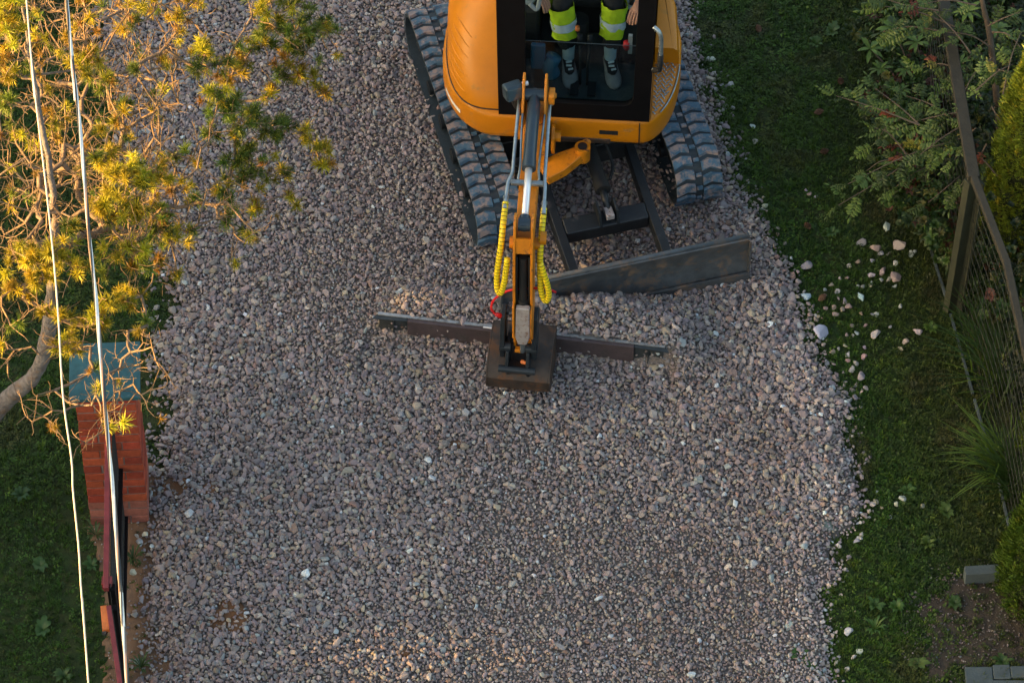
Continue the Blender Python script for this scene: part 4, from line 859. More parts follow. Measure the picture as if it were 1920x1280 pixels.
# linkage and bucket, turned a little further
BO = Vector((.066, -.30, 0))-U
MBk = Matrix.Translation(BO) @ Matrix.Rotation(math.radians(-7), 4, 'Z')
for sx in (-1, 1):
    b = MB(MBk); b.prism(fz([(.00, .78), (.08, .88), (.16, .84), (.23, .60), (.21, .46), (.10, .44), (.04, .62)]), sx*.108-.017, sx*.108+.017, 'x'); Z(b, 'side_link', MT['link'], bev=.006)
    b = MB(MBk); b.prism(fz([(-.04, .38), (.0, .55), (.10, .60), (.24, .56), (.28, .42), (.22, .28), (.08, .36)]), sx*.070-.012, sx*.070+.012, 'x'); Z(b, 'bucket_lug', MT['link'], bev=.006)
    b = MB(MBk); b.tube([F(sx*.075, .09, .83), F(sx*.125, .09, .83)], .030, 14); Z(b, 'link_pin', MT['link'], smooth=False)
    b = MB(MBk); b.tube([F(sx*.05, .20, .575), F(sx*.125, .20, .575)], .034, 14); Z(b, 'link_pin', MT['link'], smooth=False)
b = MB(MBk); b.tube([F(-.12, .10, .52), F(.12, .10, .52)], .026, 14); Z(b, 'coupler_bar', MT['link'], bev=.004)
b = MB(MBk); b.tube([F(-.125, .275, .42), F(.125, .275, .42)], .026, 12); Z(b, 'coupler_bar', MT['link'])
b = MB(MBk); b.box((-.075, -.26, .345), (.075, -.18, .40)); Z(b, 'coupler_block', MT['rust'], bev=.008)
b = MB(MBk); b.box((-.02, -.225, .545), (.02, -.19, .575)); Z(b, 'grease_guard', MT['yellow_old'], bev=.004)
b = MB(MBk); b.tube([F(.025, .24, .475), F(.06, .25, .475)], .014, 10); Z(b, 'coupler_spring', MT['orange'])
bp_ = [(-.20, .34), (-.05, .385), (.08, .385), (.18, .335), (.235, .25), (.225, .14), (.14, .07), (.0, .045), (-.18, .04)]
b = MB(MBk); o_ = [F(0, f, z) for f, z in bp_]; n = len(bp_); vs = []; fs = []
for x in (-.208, .208):
    for (f, z) in bp_: vs.append(F(x, f, z))
for x in (-.208, .208):
    for (f, z) in bp_:
        c_ = (-.02, .20); l = math.hypot(f-c_[0], z-c_[1]); k = (l-.012)/l; vs.append(F(x, c_[0]+(f-c_[0])*k, c_[1]+(z-c_[1])*k))
for i in range(n-1): fs += [(i, i+1, n+i+1, n+i), (2*n+i, 2*n+i+1, 3*n+i+1, 3*n+i), (i, i+1, 2*n+i+1, 2*n+i), (n+i, n+i+1, 3*n+i+1, 3*n+i)]
fs += [(0, n, 3*n, 2*n), (n-1, 2*n-1, 4*n-1, 3*n-1)]; b.add(vs, fs); bk = Z(b, 'bucket', MT['rust'], bev=.003)
for sx in (-1, 1):
    b = MB(MBk); b.prism(fz(bp_[:]), sx*.214-.006, sx*.214+.006, 'x'); b.build('side_wall', MT['rust'], bk, bev=.003)
# red cord hanging in a loop
b = MB(); rc = [P(1012, 540, 1.25), P(980, 541, 1.2), P(950, 546, 1.1), P(928, 560, 1.0), P(921, 576, .92), P(928, 588, .86), P(938, 592, .83)]; b.tube(cr([p-U for p in rc], 6), .0085, 8); b.tube([rc[-2]-U, rc[-1]-U], [.010, .022], 8)
Z(b, 'red_cord', MT['red'], label='red cord looping out at the left of the dipper', smooth=True)
b = MB(); rc = [P(1018, 538, 1.2), P(1032, 543, 1.18), P(1042, 548, 1.15)]; b.tube([p-U for p in rc], .008, 8); Z(b, 'red_cord', MT['red'], label='short red cord end at the right of the dipper', smooth=True)

# ------------------------------------------------------------------ levelling beam gripped by the bucket
be = thing('steel_beam', 'long scuffed steel beam held under the bucket to level the gravel', 'beam', (BC[0], BC[1], .012), rz=B_A)
b = MB(); b.prism([(.020, .02), (.028, .02), (.028, .212), (.004, .212), (.004, .205), (.020, .205)], -1.0, 1.0, 'x')
b.build('edge_plate', MT['edge'], be)
b = MB(); b.box((-.79, -.022, .03), (.79, .0185, .203)); b.build('box_section', MT['beam'], be, bev=.004)
for sx in (-1, 1):
    b = MB(); lo, hi = sorted((sx*.792, sx*.99)); b.box((lo, -.004, .03), (hi, .0185, .198)); b.build('end_piece', MT['beam_end'], be, bev=.003)
    for z0 in (.03, .199): b = MB(); b.prism([(sx*.792, -.022), (sx*.98, -.030), (sx*1.035, -.034), (sx*1.00, .0185), (sx*.792, .0185)], z0, z0+.006, 'z'); b.build('end_flange', MT['beam_end'], be)
    b = MB(); lo, hi = sorted((sx*.885, sx*.891)); b.box((lo, -.024, .037), (hi, -.0045, .198)); b.build('gusset', MT['beam_end'], be)
b = MB(); b.tube([(-.26, -.01, .222), (-.20, -.01, .222)], .006, 8); b.tube([(-.20, -.01, .222), (-.19, -.01, .222)], .013, 8); b.build('bolt', MT['steel'], be)

# ------------------------------------------------------------------ operator
def skin_obj(name, chain_list, radii, m, parent, levels=1, root=0, subs=True):
    """chain_list: list of (points); shared joints are merged by coordinate"""
    vid = {}; V = []; R = []; E = []
    for ch, rs in zip(chain_list, radii):
        prev = None
        for p, r in zip(ch, rs):
            key = tuple(round(c_, 4) for c_ in p)
            if key not in vid: vid[key] = len(V); V.append(key); R.append(r)
            i = vid[key]
            if prev is not None and prev != i: E.append((prev, i))
            prev = i
    me = bpy.data.meshes.new(name); me.from_pydata(V, E, []); me.materials.append(m)
    o = bpy.data.objects.new(name, me); COL.objects.link(o); o.parent = parent
    md = o.modifiers.new('skin', 'SKIN'); md.use_smooth_shade = True
    sv = me.skin_vertices[0].data if me.skin_vertices else None
    if sv is None:
        bm = bmesh.new(); bm.from_mesh(me); bm.verts.layers.skin.verify(); bm.to_mesh(me); bm.free(); sv = me.skin_vertices[0].data
    for i, r in enumerate(R): rr_ = r if hasattr(r, '__len__') else (r, r); sv[i].radius = rr_; sv[i].use_root = (i == root)
    s_ = o.modifiers.new('sub', 'SUBSURF'); s_.levels = 2; s_.render_levels = 2
    return o
pr = thing('person', 'seated digger operator with yellow hi-vis shin bands, black trousers and grey trainers', 'person', (.555, 2.12, .94))
O = pr.location
def w(x, y, z): return (x-O.x, y-O.y, z-O.z)
pel = w(.555, 2.16, 1.48); chest = w(.555, 2.24, 1.80); neck = w(.555, 2.22, 1.99); hd0 = w(.555, 2.20, 2.09); hd1 = w(.555, 2.17, 2.20); hd2 = w(.555, 2.18, 2.28)
def pw(px, py, z): p = P(px, py, z); return w(*p)
hl, hr = w(.465, 2.12, 1.46), w(.645, 2.12, 1.46)
kl, kr = pw(1052, 10, 1.52), pw(1153, 8, 1.52)
al_, ar_ = pw(1066, 103, 1.075), pw(1144, 104, 1.075)
tl, tr2 = pw(1070, 158, .972), pw(1153, 160, .972)
shl, shr = w(.375, 2.24, 1.90), w(.735, 2.24, 1.90)
wl_, wr_ = pw(1013, -12, 1.66), pw(1198, 4, 1.66)
el_, er_ = w(.26, 2.10, 1.66), w(.85, 2.08, 1.66)
def hand(wr, px0, py0, sx):
    """wrist, centre of the knuckles in pixels; fingers curl down over the lever"""
    ch = []; rs = []; wv = Vector(wr); kn = Vector(pw(px0, py0, 1.63)); d = (kn-wv).normalized(); s_ = Vector((0, 0, 1)).cross(d).normalized(); pm = wv.lerp(kn, .55)
    ch.append([wr, tuple(pm)]); rs.append([(.026, .020), (.036, .016)])
    for k, (o_, ln) in enumerate(((-.030, .070), (-.010, .080), (.011, .075), (.031, .060))):
        a = kn+s_*o_*.95; m1 = a+d*ln*.42+Vector((0, 0, -.012)); m2 = a+d*ln*.70+Vector((0, 0, -.035)); m3 = a+d*ln*.80+Vector((0, 0, -.058))
        ch.append([tuple(pm), tuple(a), tuple(m1), tuple(m2), tuple(m3)]); rs.append([(.036, .016), .0105, .0095, .0088, .0075])
    a = pm-s_*sx*.030+d*.005; ch.append([tuple(pm.lerp(wv, .4)), tuple(a), tuple(a+d*.035-s_*sx*.018+Vector((0, 0, -.01))), tuple(a+d*.062-s_*sx*.014+Vector((0, 0, -.02)))]); rs.append([(.032, .018), .014, .011, .0085])
    return ch, rs
c1_, r1_ = hand(wl_, 1019, -2, -1); c2_, r2_ = hand(wr_, 1190, 22, 1)
arms = [[chest, shl, el_, wl_], [chest, shr, er_, wr_]]; ra = [[(.13, .10), .062, .044, (.026, .020)]]*2
core = [[pel, chest, neck, hd0, hd1, hd2], [pel, hl, kl, al_, (al_[0], al_[1], .985-O.z), tuple(Vector((al_[0], al_[1], .985-O.z)).lerp(Vector(tl), .62))], [pel, hr, kr, ar_, (ar_[0], ar_[1], .985-O.z), tuple(Vector((ar_[0], ar_[1], .985-O.z)).lerp(Vector(tr2), .62))]]; rc_ = [[(.15, .11), (.14, .10), .055, .075, (.085, .095), .06], [.12, .085, .055, .033, .025, .016], [.12, .085, .055, .033, .025, .016]]
body = skin_obj('body', core+arms+c1_+c2_, rc_+ra+r1_+r2_, MT['skin'], pr)
def mid(a, b_, t): return tuple(Vector(a).lerp(Vector(b_), t))
skin_obj('trousers', [[pel, hl, mid(hl, kl, .6), kl, mid(kl, al_, .5), mid(kl, al_, .86)], [pel, hr, mid(hr, kr, .6), kr, mid(kr, ar_, .5), mid(kr, ar_, .86)]], [[.135, .105, .088, .080, .072, .070]]*2, MT['trous'], pr)
skin_obj('jacket', [[w(.555, 2.17, 1.46), chest, w(.555, 2.22, 1.95)], [chest, shl, el_, mid(el_, wl_, .75)], [chest, shr, er_, mid(er_, wr_, .75)]], [[(.17, .13), (.17, .13), .075], [(.17, .13), .08, .058, .042], [(.17, .13), .08, .058, .042]], MT['jacket'], pr)
skin_obj('hair', [[w(.555, 2.215, 2.20), w(.555, 2.20, 2.27), w(.555, 2.17, 2.29)]], [[.092, .085, .06]], MT['hair'], pr)
# face
fc = Vector(hd1)
b = MB(Matrix.Translation(fc)); b.tube([(0, -.085, .01), (0, -.112, -.025), (0, -.09, -.035)], [.008, .015, .008], 8); b.build('nose', MT['skin'], pr, smooth=True)
for sx in (-1, 1):
    b = MB(Matrix.Translation(fc)); b.tube([(sx*.032, -.075, .012), (sx*.032, -.094, .012)], [.014, .008], 10); b.build('eye', MT['white'], pr, smooth=True)
    b = MB(Matrix.Translation(fc)); b.tube([(sx*.080, .01, -.02), (sx*.096, .01, 0), (sx*.088, .01, .03)], [.008, .014, .008], 8); b.build('ear', MT['skin'], pr, smooth=True)
b = MB(Matrix.Translation(fc)); b.tube([(-.025, -.088, -.052), (0, -.098, -.052), (.025, -.088, -.052)], .006, 8); b.build('mouth', MT['red'] if False else MT['skin'], pr, smooth=True)
def band(name, m, a, b_, t0, t1, r0, r1, wob=.004, sq=1.0, n=22, rings=7):
    a, b_ = Vector(a), Vector(b_); d = (b_-a).normalized(); q = d.to_track_quat('Z', 'Y').to_matrix(); vs = []; fs = []
    for i in range(rings):
        t = t0+(t1-t0)*i/(rings-1); r = r0+(r1-r0)*i/(rings-1); c_ = a.lerp(b_, t)
        for j in range(n):
            th = 2*PI*j/n; rr_ = r*(1+wob*10*(noise.noise(Vector((j*.7, i*.9, a.x*9)))*.8)); vs.append(tuple(c_+q @ Vector((rr_*math.cos(th)*sq, rr_*math.sin(th), 0))))
    for i in range(rings-1):
        for j in range(n): fs.append((i*n+j, i*n+(j+1) % n, (i+1)*n+(j+1) % n, (i+1)*n+j))
    bb = MB(); bb.add(vs, fs); return bb.build(name, m, pr, smooth=True)
for a, b_, q_ in ((kl, al_, 0), (kr, ar_, 1)):
    hv = band('hi_vis_band', MT['hivis'], a, b_, -.03, .56, .090, .088, .024)
    tp = band('reflective_stripe', MT['tape'], a, b_, .24, .40, .094, .093, .012, rings=4); tp.parent = hv
for a, t_ in ((al_, tl), (ar_, tr2)):
    band('sock', MT['sock'], (a[0], a[1], a[2]+.12), a, 0, 1.15, .046, .042, .002)
    a, t_ = Vector(a), Vector(t_); d = Vector((t_.x-a.x, t_.y-a.y, 0)).normalized(); s_ = Vector((-d.y, d.x, 0)); base = Vector((a.x, a.y, .948-O.z))
    lv2 = []; SW = 1.18
    for u_, wd_, h_ in ((-.075, .018, .05), (-.06, .034, .085), (-.02, .038, .105), (.03, .040, .100), (.08, .045, .075), (.13, .049, .056), (.17, .046, .045), (.20, .034, .034), (.215, .012, .022)):
        ringp = []
        for k in range(14): th = 2*PI*k/14; ringp.append(base+d*u_+s_*wd_*SW*math.cos(th)+Vector((0, 0, .5*h_*(1+math.sin(th)*(1 if math.sin(th) > 0 else .98)))))
        lv2.append(ringp)
    vs = [tuple(p) for rg in lv2 for p in rg]; n_ = 14; fs = [(i*n_+j, i*n_+(j+1) % n_, (i+1)*n_+(j+1) % n_, (i+1)*n_+j) for i in range(len(lv2)-1) for j in range(n_)]+[tuple(range(n_-1, -1, -1)), tuple(range((len(lv2)-1)*n_, len(lv2)*n_))]
    bb = MB(); bb.add(vs, fs); sh = bb.build('shoe', MT['shoe'], pr, smooth=True)
    bb = MB(); 
    m_ = Matrix.Translation(base+d*.045+Vector((0, 0, .088))) @ Matrix(((s_.x, d.x, 0, 0), (s_.y, d.y, 0, 0), (0, 0, 1, 0), (0, 0, 0, 1)))
    bb.m = m_; bb.prism([(-.040, -.055), (.040, -.055), (.034, .06), (.012, .085), (-.012, .085), (-.034, .06)], -.045, .010, 'z', Matrix.Rotation(math.radians(-14), 4, 'X')); bb.m = m_; tg = bb.build('tongue', MT['matt'], sh, bev=.004)
    bb = MB(m_)
    for k in range(4): bb.box((-.024+.002*k, -.040+k*.029, .008), (.024-.002*k, -.026+k*.029, .020), Matrix.Rotation(math.radians(-14), 4, 'X') @ Matrix.Rotation(.12*(-1)**k, 4, 'Z'))
    bb.build('laces', MT['lace'], sh, bev=.003)
# ------------------------------------------------------------------ pine on the left
pine = thing('pine_tree', 'leaning old pine with golden sunlit needle tufts and many bare twigs, left side', 'tree', P(-150, 960, 0))
TB = pine.location
R_ = random.Random(21)
trunk = [TB+Vector((0, 0, -.1)), P(-70, 850, .7), P(0, 762, 1.35), P(38, 728, 1.7), P(72, 690, 2.0), P(92, 610, 2.45), P(100, 520, 2.9), P(104, 420, 3.3), P(92, 310, 3.7), P(70, 190, 4.1), P(50, 60, 4.5), P(35, -60, 4.9)]
tr_r = [.090, .072, .060, .054, .044, .048, .032, .024, .019, .015, .012, .008]
tc = cr([p-TB for p in trunk], 6); rr2 = np.interp(np.linspace(0, 1, len(tc)), np.linspace(0, 1, len(tr_r)), tr_r)
tc = [p+Vector((R_.gauss(0, .004), R_.gauss(0, .004), 0)) for p in tc]
b = MB(); b.tube(tc, list(rr2), 14); tk = b.build('trunk', MT['bark'], pine, smooth=True)
# clump targets: px, py, z, radius m, tufts, kind  (g green, y sunlit yellow put into the colour, o rust, b bare)
CLP = [(238, 345, 3.75, .17, 26, 'y'), (195, 300, 3.8, .10, 9, 'y'), (285, 320, 3.6, .12, 9, 'y'), (190, 385, 3.6, .08, 8, 'y'), (198, 410, 3.5, .06, 4, 'y'), (250, 400, 3.5, .12, 9, 'y'), (285, 405, 3.3, .13, 8, 'o'), (330, 350, 3.2, .12, 5, 'o'),
 (60, 490, 3.5, .13, 13, 'y'), (105, 470, 3.6, .12, 9, 'y'), (135, 500, 3.5, .11, 8, 'y'), (80, 520, 3.3, .10, 7, 'y'), (30, 480, 3.4, .10, 7, 'y'), (128, 420, 3.6, .08, 5, 'g'), (65, 535, 3.1, .06, 4, 'o'), (25, 540, 3.1, .06, 5, 'o'),
 (235, 470, 3.4, .13, 10, 'y'), (262, 490, 3.3, .10, 7, 'o'), (205, 500, 3.3, .10, 5, 'g'), (300, 430, 3.2, .12, 10, 'g'), (320, 455, 3.1, .09, 5, 'y'), (340, 430, 3.0, .08, 3, 'o'), (330, 505, 2.95, .07, 3, 'o'), (290, 500, 3.1, .08, 5, 'o'),
 (200, 560, 3.2, .09, 6, 'y'), (172, 600, 3.1, .08, 6, 'y'), (238, 560, 3.1, .09, 7, 'y'), (195, 600, 3.0, .06, 4, 'y'), (125, 640, 3.0, .09, 6, 'y'), (118, 600, 3.1, .08, 5, 'o'), (135, 660, 2.9, .06, 4, 'y'), (90, 590, 3.0, .06, 3, 'o'), (265, 555, 3.0, .06, 3, 'o'),
 (420, 195, 3.35, .14, 15, 'g'), (412, 175, 3.5, .08, 6, 'y'), (450, 225, 3.2, .11, 7, 'g'), (475, 215, 3.1, .09, 6, 'g'), (500, 245, 3.05, .13, 10, 'g'), (540, 240, 2.95, .08, 6, 'g'), (400, 250, 3.1, .09, 5, 'g'), (440, 265, 3.0, .08, 4, 'g'),
 (555, 60, 3.2, .16, 13, 'g'), (590, 55, 3.15, .13, 10, 'g'), (575, 100, 3.1, .12, 8, 'g'), (510, 50, 3.3, .12, 9, 'g'), (500, 20, 3.4, .10, 6, 'y'), (555, 10, 3.4, .12, 7, 'g'), (540, 115, 3.0, .13, 8, 'o'), (560, 140, 2.95, .09, 6, 'o'), (495, 85, 3.1, .10, 7, 'g'), (615, 60, 3.0, .06, 5, 'g'), (520, 145, 2.95, .09, 5, 'g'), (590, 150, 2.9, .06, 3, 'o'),
 (385, 105, 3.5, .10, 8, 'y'), (410, 120, 3.3, .10, 6, 'g'), (365, 125, 3.4, .07, 4, 'g'), (440, 130, 3.1, .10, 6, 'o'), (460, 120, 3.1, .08, 4, 'o'), (430, 150, 3.0, .08, 4, 'o'), (505, 180, 2.9, .08, 4, 'o'), (480, 80, 3.1, .06, 3, 'y'),
 (470, 300, 2.95, .10, 8, 'g'), (440, 300, 2.95, .08, 5, 'g'), (465, 335, 2.9, .08, 5, 'g'), (500, 325, 2.85, .09, 5, 'o'), (530, 330, 2.8, .08, 4, 'o'), (425, 355, 2.9, .09, 5, 'g'), (430, 380, 2.85, .07, 4, 'g'), (485, 385, 2.75, .07, 4, 'o'), (545, 370, 2.75, .06, 4, 'o'), (360, 300, 3.0, .08, 3, 'o'), (370, 380, 2.9, .07, 3, 'g'), (425, 415, 2.8, .05, 3, 'g'),
 (605, 310, 2.75, .04, 3, 'o'), (608, 280, 2.8, .045, 4, 'o'), (585, 262, 2.85, .04, 3, 'o'), (572, 250, 2.85, .03, 2, 'o'), (610, 175, 2.85, .05, 4, 'o'),
 (15, 25, 4.8, .15, 10, 'y'), (10, 65, 4.7, .14, 9, 'y'), (30, 10, 4.8, .10, 6, 'y'), (35, 65, 4.6, .08, 5, 'y'), (5, 110, 4.4, .08, 5, 'o'), (160, 15, 4.3, .15, 9, 'o'), (160, 75, 4.1, .13, 8, 'o'), (150, 130, 4.0, .09, 6, 'y'), (190, 145, 3.8, .09, 6, 'g'), (200, 155, 3.8, .08, 5, 'o'), (240, 25, 4.0, .12, 6, 'o'), (90, 80, 4.4, .10, 4, 'o'),
 (180, 105, 4.0, .08, 5, 'o'), (30, 140, 4.2, .08, 5, 'o'), (75, 140, 4.1, .07, 3, 'o'), (105, 225, 3.9, .09, 6, 'o'), (100, 260, 3.8, .08, 3, 'o'), (15, 195, 4.1, .07, 5, 'g'), (225, 225, 3.6, .09, 5, 'o'), (230, 200, 3.6, .06, 3, 'g'), (175, 255, 3.7, .07, 4, 'o'), (250, 45, 3.8, .09, 4, 'g'), (260, 130, 3.6, .06, 3, 'g'), (330, 60, 3.6, .10, 5, 'o'), (290, 20, 3.8, .12, 5, 'o'), (340, 20, 3.7, .08, 4, 'o'), (360, 5, 3.7, .07, 4, 'y'), (300, 100, 3.5, .08, 3, 'o')]
for q in [(215, 735), (265, 740), (300, 690), (245, 660), (190, 780), (175, 690), (140, 610), (15, 700), (45, 560), (70, 740), (120, 770), (225, 790), (90, 650), (20, 610), (310, 725), (285, 650), (262, 685), (232, 755), (205, 700), (150, 760), (105, 800), (60, 790), (10, 640), (3, 575), (35, 600), (28, 655), (60, 650), (170, 650), (240, 620), (225, 690), (180, 740), (250, 720), (275, 610), (130, 720), (90, 760), (200, 800), (160, 830)]: CLP.append((q[0], q[1], R_.uniform(2.9, 3.15), .03, int(R_.random() < .18), 'b'))
for k in range(300):
    u, v_ = R_.uniform(-20, 480)**1.0, R_.uniform(-20, 470)
    if u > 330 and R_.random() < .55: u = R_.uniform(60, 300)
    CLP.append((u, v_, R_.uniform(2.6, 3.5)+.0006*max(0, 400-u), .05, 1 if R_.random() < .12 else 0, 'b'))
nodes = [tuple(p) for p in tc[len(tc)*45//100:]]; par = [-1]+list(range(len(nodes)-1)); cnt = [0]*len(nodes); NT = len(nodes); isT = [True]*NT
tg_ = [(P(a, b_, z)-TB, r, n_, k) for a, b_, z, r, n_, k in CLP]
NA_ = np.array(nodes)
def dtrunk(p): return float(np.min(np.linalg.norm(NA_-np.array(p), axis=1)))
tg_.sort(key=lambda t: dtrunk(t[0]))
tips = []
for p, r, n_, k in tg_:
    A = np.array(nodes); d = np.linalg.norm(A-np.array(p), axis=1)+.25*np.clip(A[:, 2]-p.z, 0, 9); i = int(np.argmin(d)); a = Vector(nodes[i]); L_ = (p-a).length; st_ = max(2, int(L_/.10)); prev = i
    sag = Vector((R_.uniform(-.1, .1), R_.uniform(-.1, .1), R_.uniform(-.16, .02)))*L_
    for s in range(1, st_+1):
        t = s/st_; q = a.lerp(p, t)+sag*math.sin(PI*t)+Vector((R_.gauss(0, .012), R_.gauss(0, .012), R_.gauss(0, .01)))*(t < 1)
        nodes.append(tuple(q)); par.append(prev); cnt.append(0); isT.append(False); prev = len(nodes)-1
    tips.append((prev, p, r, n_, k)); j = prev
    while j != -1 and j >= NT: cnt[j] += 1; j = par[j]
b = MB(); bt = MB(); b2 = MB()
for i in range(NT, len(nodes)):
    pa = par[i]; r0 = .0036+.0016*math.sqrt(cnt[i]); ra_ = r0 if pa < NT else min(.0036+.0016*math.sqrt(cnt[pa]), r0*1.35)
    (b if cnt[i] > 3 else bt).tube([nodes[pa], nodes[i]], [ra_, r0], 6 if cnt[i] > 3 else 4, cap=False)
b.build('branches', MT['limb'], pine, kind='stuff', smooth=True)
# side twigs, curled and mostly bare
tuft_pts = []; tuft_dir = []; tuft_k = []
def twig(bb, a, d, L_, r, curl):
    pts_ = [a]; q = Vector(a); d = d.normalized()
    for s in range(4): d = (d+Vector((R_.gauss(0, .3), R_.gauss(0, .3), R_.gauss(0, .22)+curl))).normalized(); q = q+d*L_/4; pts_.append(tuple(q))
    bb.tube(pts_, [r, r*.9, r*.8, r*.65, r*.4], 4, cap=False); return q, d
for i in range(NT, len(nodes)):
    a = Vector(nodes[i]); pa = Vector(nodes[par[i]]); dd = (a-pa).normalized() if (a-pa).length > 1e-5 else Vector((1, 0, 0))
    wpx = a+TB
    for k in range(R_.choice([1, 1, 2, 2]) if cnt[i] < 14 else 1):
        sd = dd.cross(Vector((R_.gauss(0, 1), R_.gauss(0, 1), R_.gauss(0, 1)))).normalized(); d = (dd*.7+sd).normalized()
        q, d2 = twig(bt if R_.random() < .6 else b2, a, d, R_.uniform(.07, .26), R_.uniform(.0022, .0042), .06)
        if R_.random() < .6 and wpx.x < -1.7: twig(bt, a.lerp(q, .5), d.cross(d2)+d*.3, R_.uniform(.06, .16), .0024, .1)
        if R_.random() < .5: twig(bt, q-d2*.04, d2+sd, R_.uniform(.05, .12), .0022, .1)
        u = R_.random()
        if u < (.07 if wpx.x > -1.9 else .10): tuft_pts.append(q); tuft_dir.append(d2); tuft_k.append(R_.choice('ooyg'))
for prev, p, r, n_, k in tips:
    for j in range(int(n_*1.15) if k != 'b' else n_):
        v = Vector((R_.gauss(0, 1), R_.gauss(0, 1), R_.gauss(0, .7)+.35)).normalized(); c_ = p+v*r*R_.uniform(.35, 1.1); d = (v+Vector((0, 0, .5))).normalized()
        a = Vector(nodes[prev]).lerp(p, .5); m_ = a.lerp(c_, .5)+Vector((0, 0, -.015)); bt.tube([a, m_, c_-d*.02], [.0042, .0036, .003], 4, cap=False)
        kk = k if k != 'b' else R_.choice('og')
        if R_.random() < .12: kk = R_.choice('ogy')
        tuft_pts.append(c_); tuft_dir.append(d); tuft_k.append(kk)
bt.build('twigs', MT['twig'], pine, kind='stuff'); b2.build('brown_twigs', MT['darktwig'], pine, kind='stuff')
def needle_tuft(i, m, n_=70, L=.064):
    r = random.Random(i+900); v = []; f = []
    for k in range(n_):
        base = Vector((r.gauss(0, .003), r.gauss(0, .003), -.035+.04*r.random())); el = r.uniform(-.25, 1.3); a = r.uniform(0, 2*PI); d = Vector((math.cos(a)*math.cos(el), math.sin(a)*math.cos(el), math.sin(el))); l = L*r.uniform(.7, 1.12)
        e = d.cross(Vector((r.gauss(0, 1), r.gauss(0, 1), r.gauss(0, 1)))).normalized()*.0018; mid_ = base+d*l*.55+Vector((0, 0, .0015)); o = len(v); t = base+d*l+Vector((0, 0, -.002))
        v += [base-e, base+e, mid_+e, mid_-e, t]; f += [(o, o+1, o+2, o+3), (o+3, o+2, o+4)]
    return source_mesh('needle_tuft', v, f, m)
NTF = [needle_tuft(i, MT['needle'], 70 if i < 3 else 38) for i in range(5)]
nn = len(tuft_pts); rots = []
for d in tuft_dir: e = d.to_track_quat('Z', 'Y').to_euler(); rots.append((e.x, e.y, e.z))
tuft_k = [('d' if k == 'o' and R_.random() < .6 else k) for k in tuft_k]
hue = {'d': (.40, .33, .02), 'y': (.38, .34, .020), 'g': (.12, .175, .022), 'o': (.28, .165, .02), 'b': (.2, .14, .03)}  # sunlight painted in: y and d hold lit yellow, g the unlit green
cols = np.array([hue[k] for k in tuft_k])*rng.uniform(.55, 1.35, (nn, 1))*rng.uniform(.88, 1.12, (nn, 3)); idx = np.array([R_.randrange(0, 3) if k != 'o' else R_.randrange(1, 5) for k in tuft_k])
scatter('needle_tufts', [tuple(p) for p in tuft_pts], rots, np.array([R_.uniform(.8, 1.2)*(.8 if k == 'o' else 1.05) for k in tuft_k]), idx, cols, NTF, parent=pine); print('tufts', nn, 'nodes', len(nodes))

# ------------------------------------------------------------------ right-hand wire fence with timber rail
fr = thing('wire_fence', 'dark wire mesh fence with a weathered timber top rail and grey post, right side', 'fence', (3.07, .27, 0))
def frel(p): return Vector(p)-fr.location
HZ = 1.5
def foot(y): return float(fx(y))
rail_w = [P(1764, 30, HZ), P(1826, 335, HZ), P(1886, 490, HZ), P(1930, 690, HZ)]
rail_w = [P(1745, -140, HZ)]+rail_w+[P(1960, 900, HZ)]
def railx(y): r_ = sorted([(p.y, p.x) for p in rail_w]); return float(np.interp(y, [a for a, _ in r_], [c for _, c in r_]))
for i, (i0, i1) in enumerate(((0, 2), (2, 3), (3, 4), (4, 5))):
    a_, c_ = frel(rail_w[i0]), frel(rail_w[i1]); a_.z += .006*i
    b = MB(); bar(b, a_, c_, .080 if i == 0 else .050, .05); b.build('top_rail', MT['wood'], fr, bev=.006)
b = MB()
b0, b1 = frel(P(1785, 585, 0)), frel(P(1827, 340, 1.47)); b0.z = -.1
bar(b, b0+Vector((-.045, 0, 0)), b1+Vector((-.045, 0, 0)), .018, .06); bar(b, b0+Vector((.045, 0, 0)), b1+Vector((.045, 0, 0)), .018, .06); bar(b, b0+Vector((0, .02, 0)), b1+Vector((0, .02, 0)), .075, .03); b.build('post', MT['post'], fr, bev=.003)
for yy in (3.1, -2.6):
    b = MB(); b.box((foot(yy)-.04-fr.location.x, yy-.04-fr.location.y, -.1), (foot(yy)+.04-fr.location.x, yy+.04-fr.location.y, HZ-.04)); b.build('post', MT['post'], fr, bev=.004)
b = MB()
for k in range(150):
    y = 3.6-k*.05; xf = foot(y)+.02; xr = railx(y)+.03
    b.tube([(xf+(xr-xf)*t-fr.location.x+.006*math.sin(k*1.7+t*9), y-fr.location.y+.006*math.sin(k*2.3+t*13), .02+(HZ-.05)*t) for t in np.linspace(0, 1, 6)], .0021, 3, cap=False)
for j in range(15):
    t = j/14; b.tube([((foot(y)+.02)*(1-t)+(railx(y)+.03)*t-fr.location.x, y-fr.location.y, .02+(HZ-.05)*t+.01*math.sin(y*4+j)) for y in np.linspace(3.6, -3.8, 50)], .0023, 3, cap=False)
b.build('wire_mesh', MT['oldwire'], fr, kind='stuff')
for a_, c_ in (((1740, 430), (1782, 560)), ((1790, 590), (1832, 740)), ((1835, 750), (1872, 880)), ((1880, 900), (1905, 1010))):
    b = MB(); q0 = frel(P(*a_, 0)); q1 = frel(P(*c_, 0)); q0.z = q1.z = -.02; bar(b, q0+Vector((-.03, 0, 0)), q1+Vector((-.03, 0, 0)), .020, .08); b.build('edging_board', MT['slab'], fr, bev=.003)

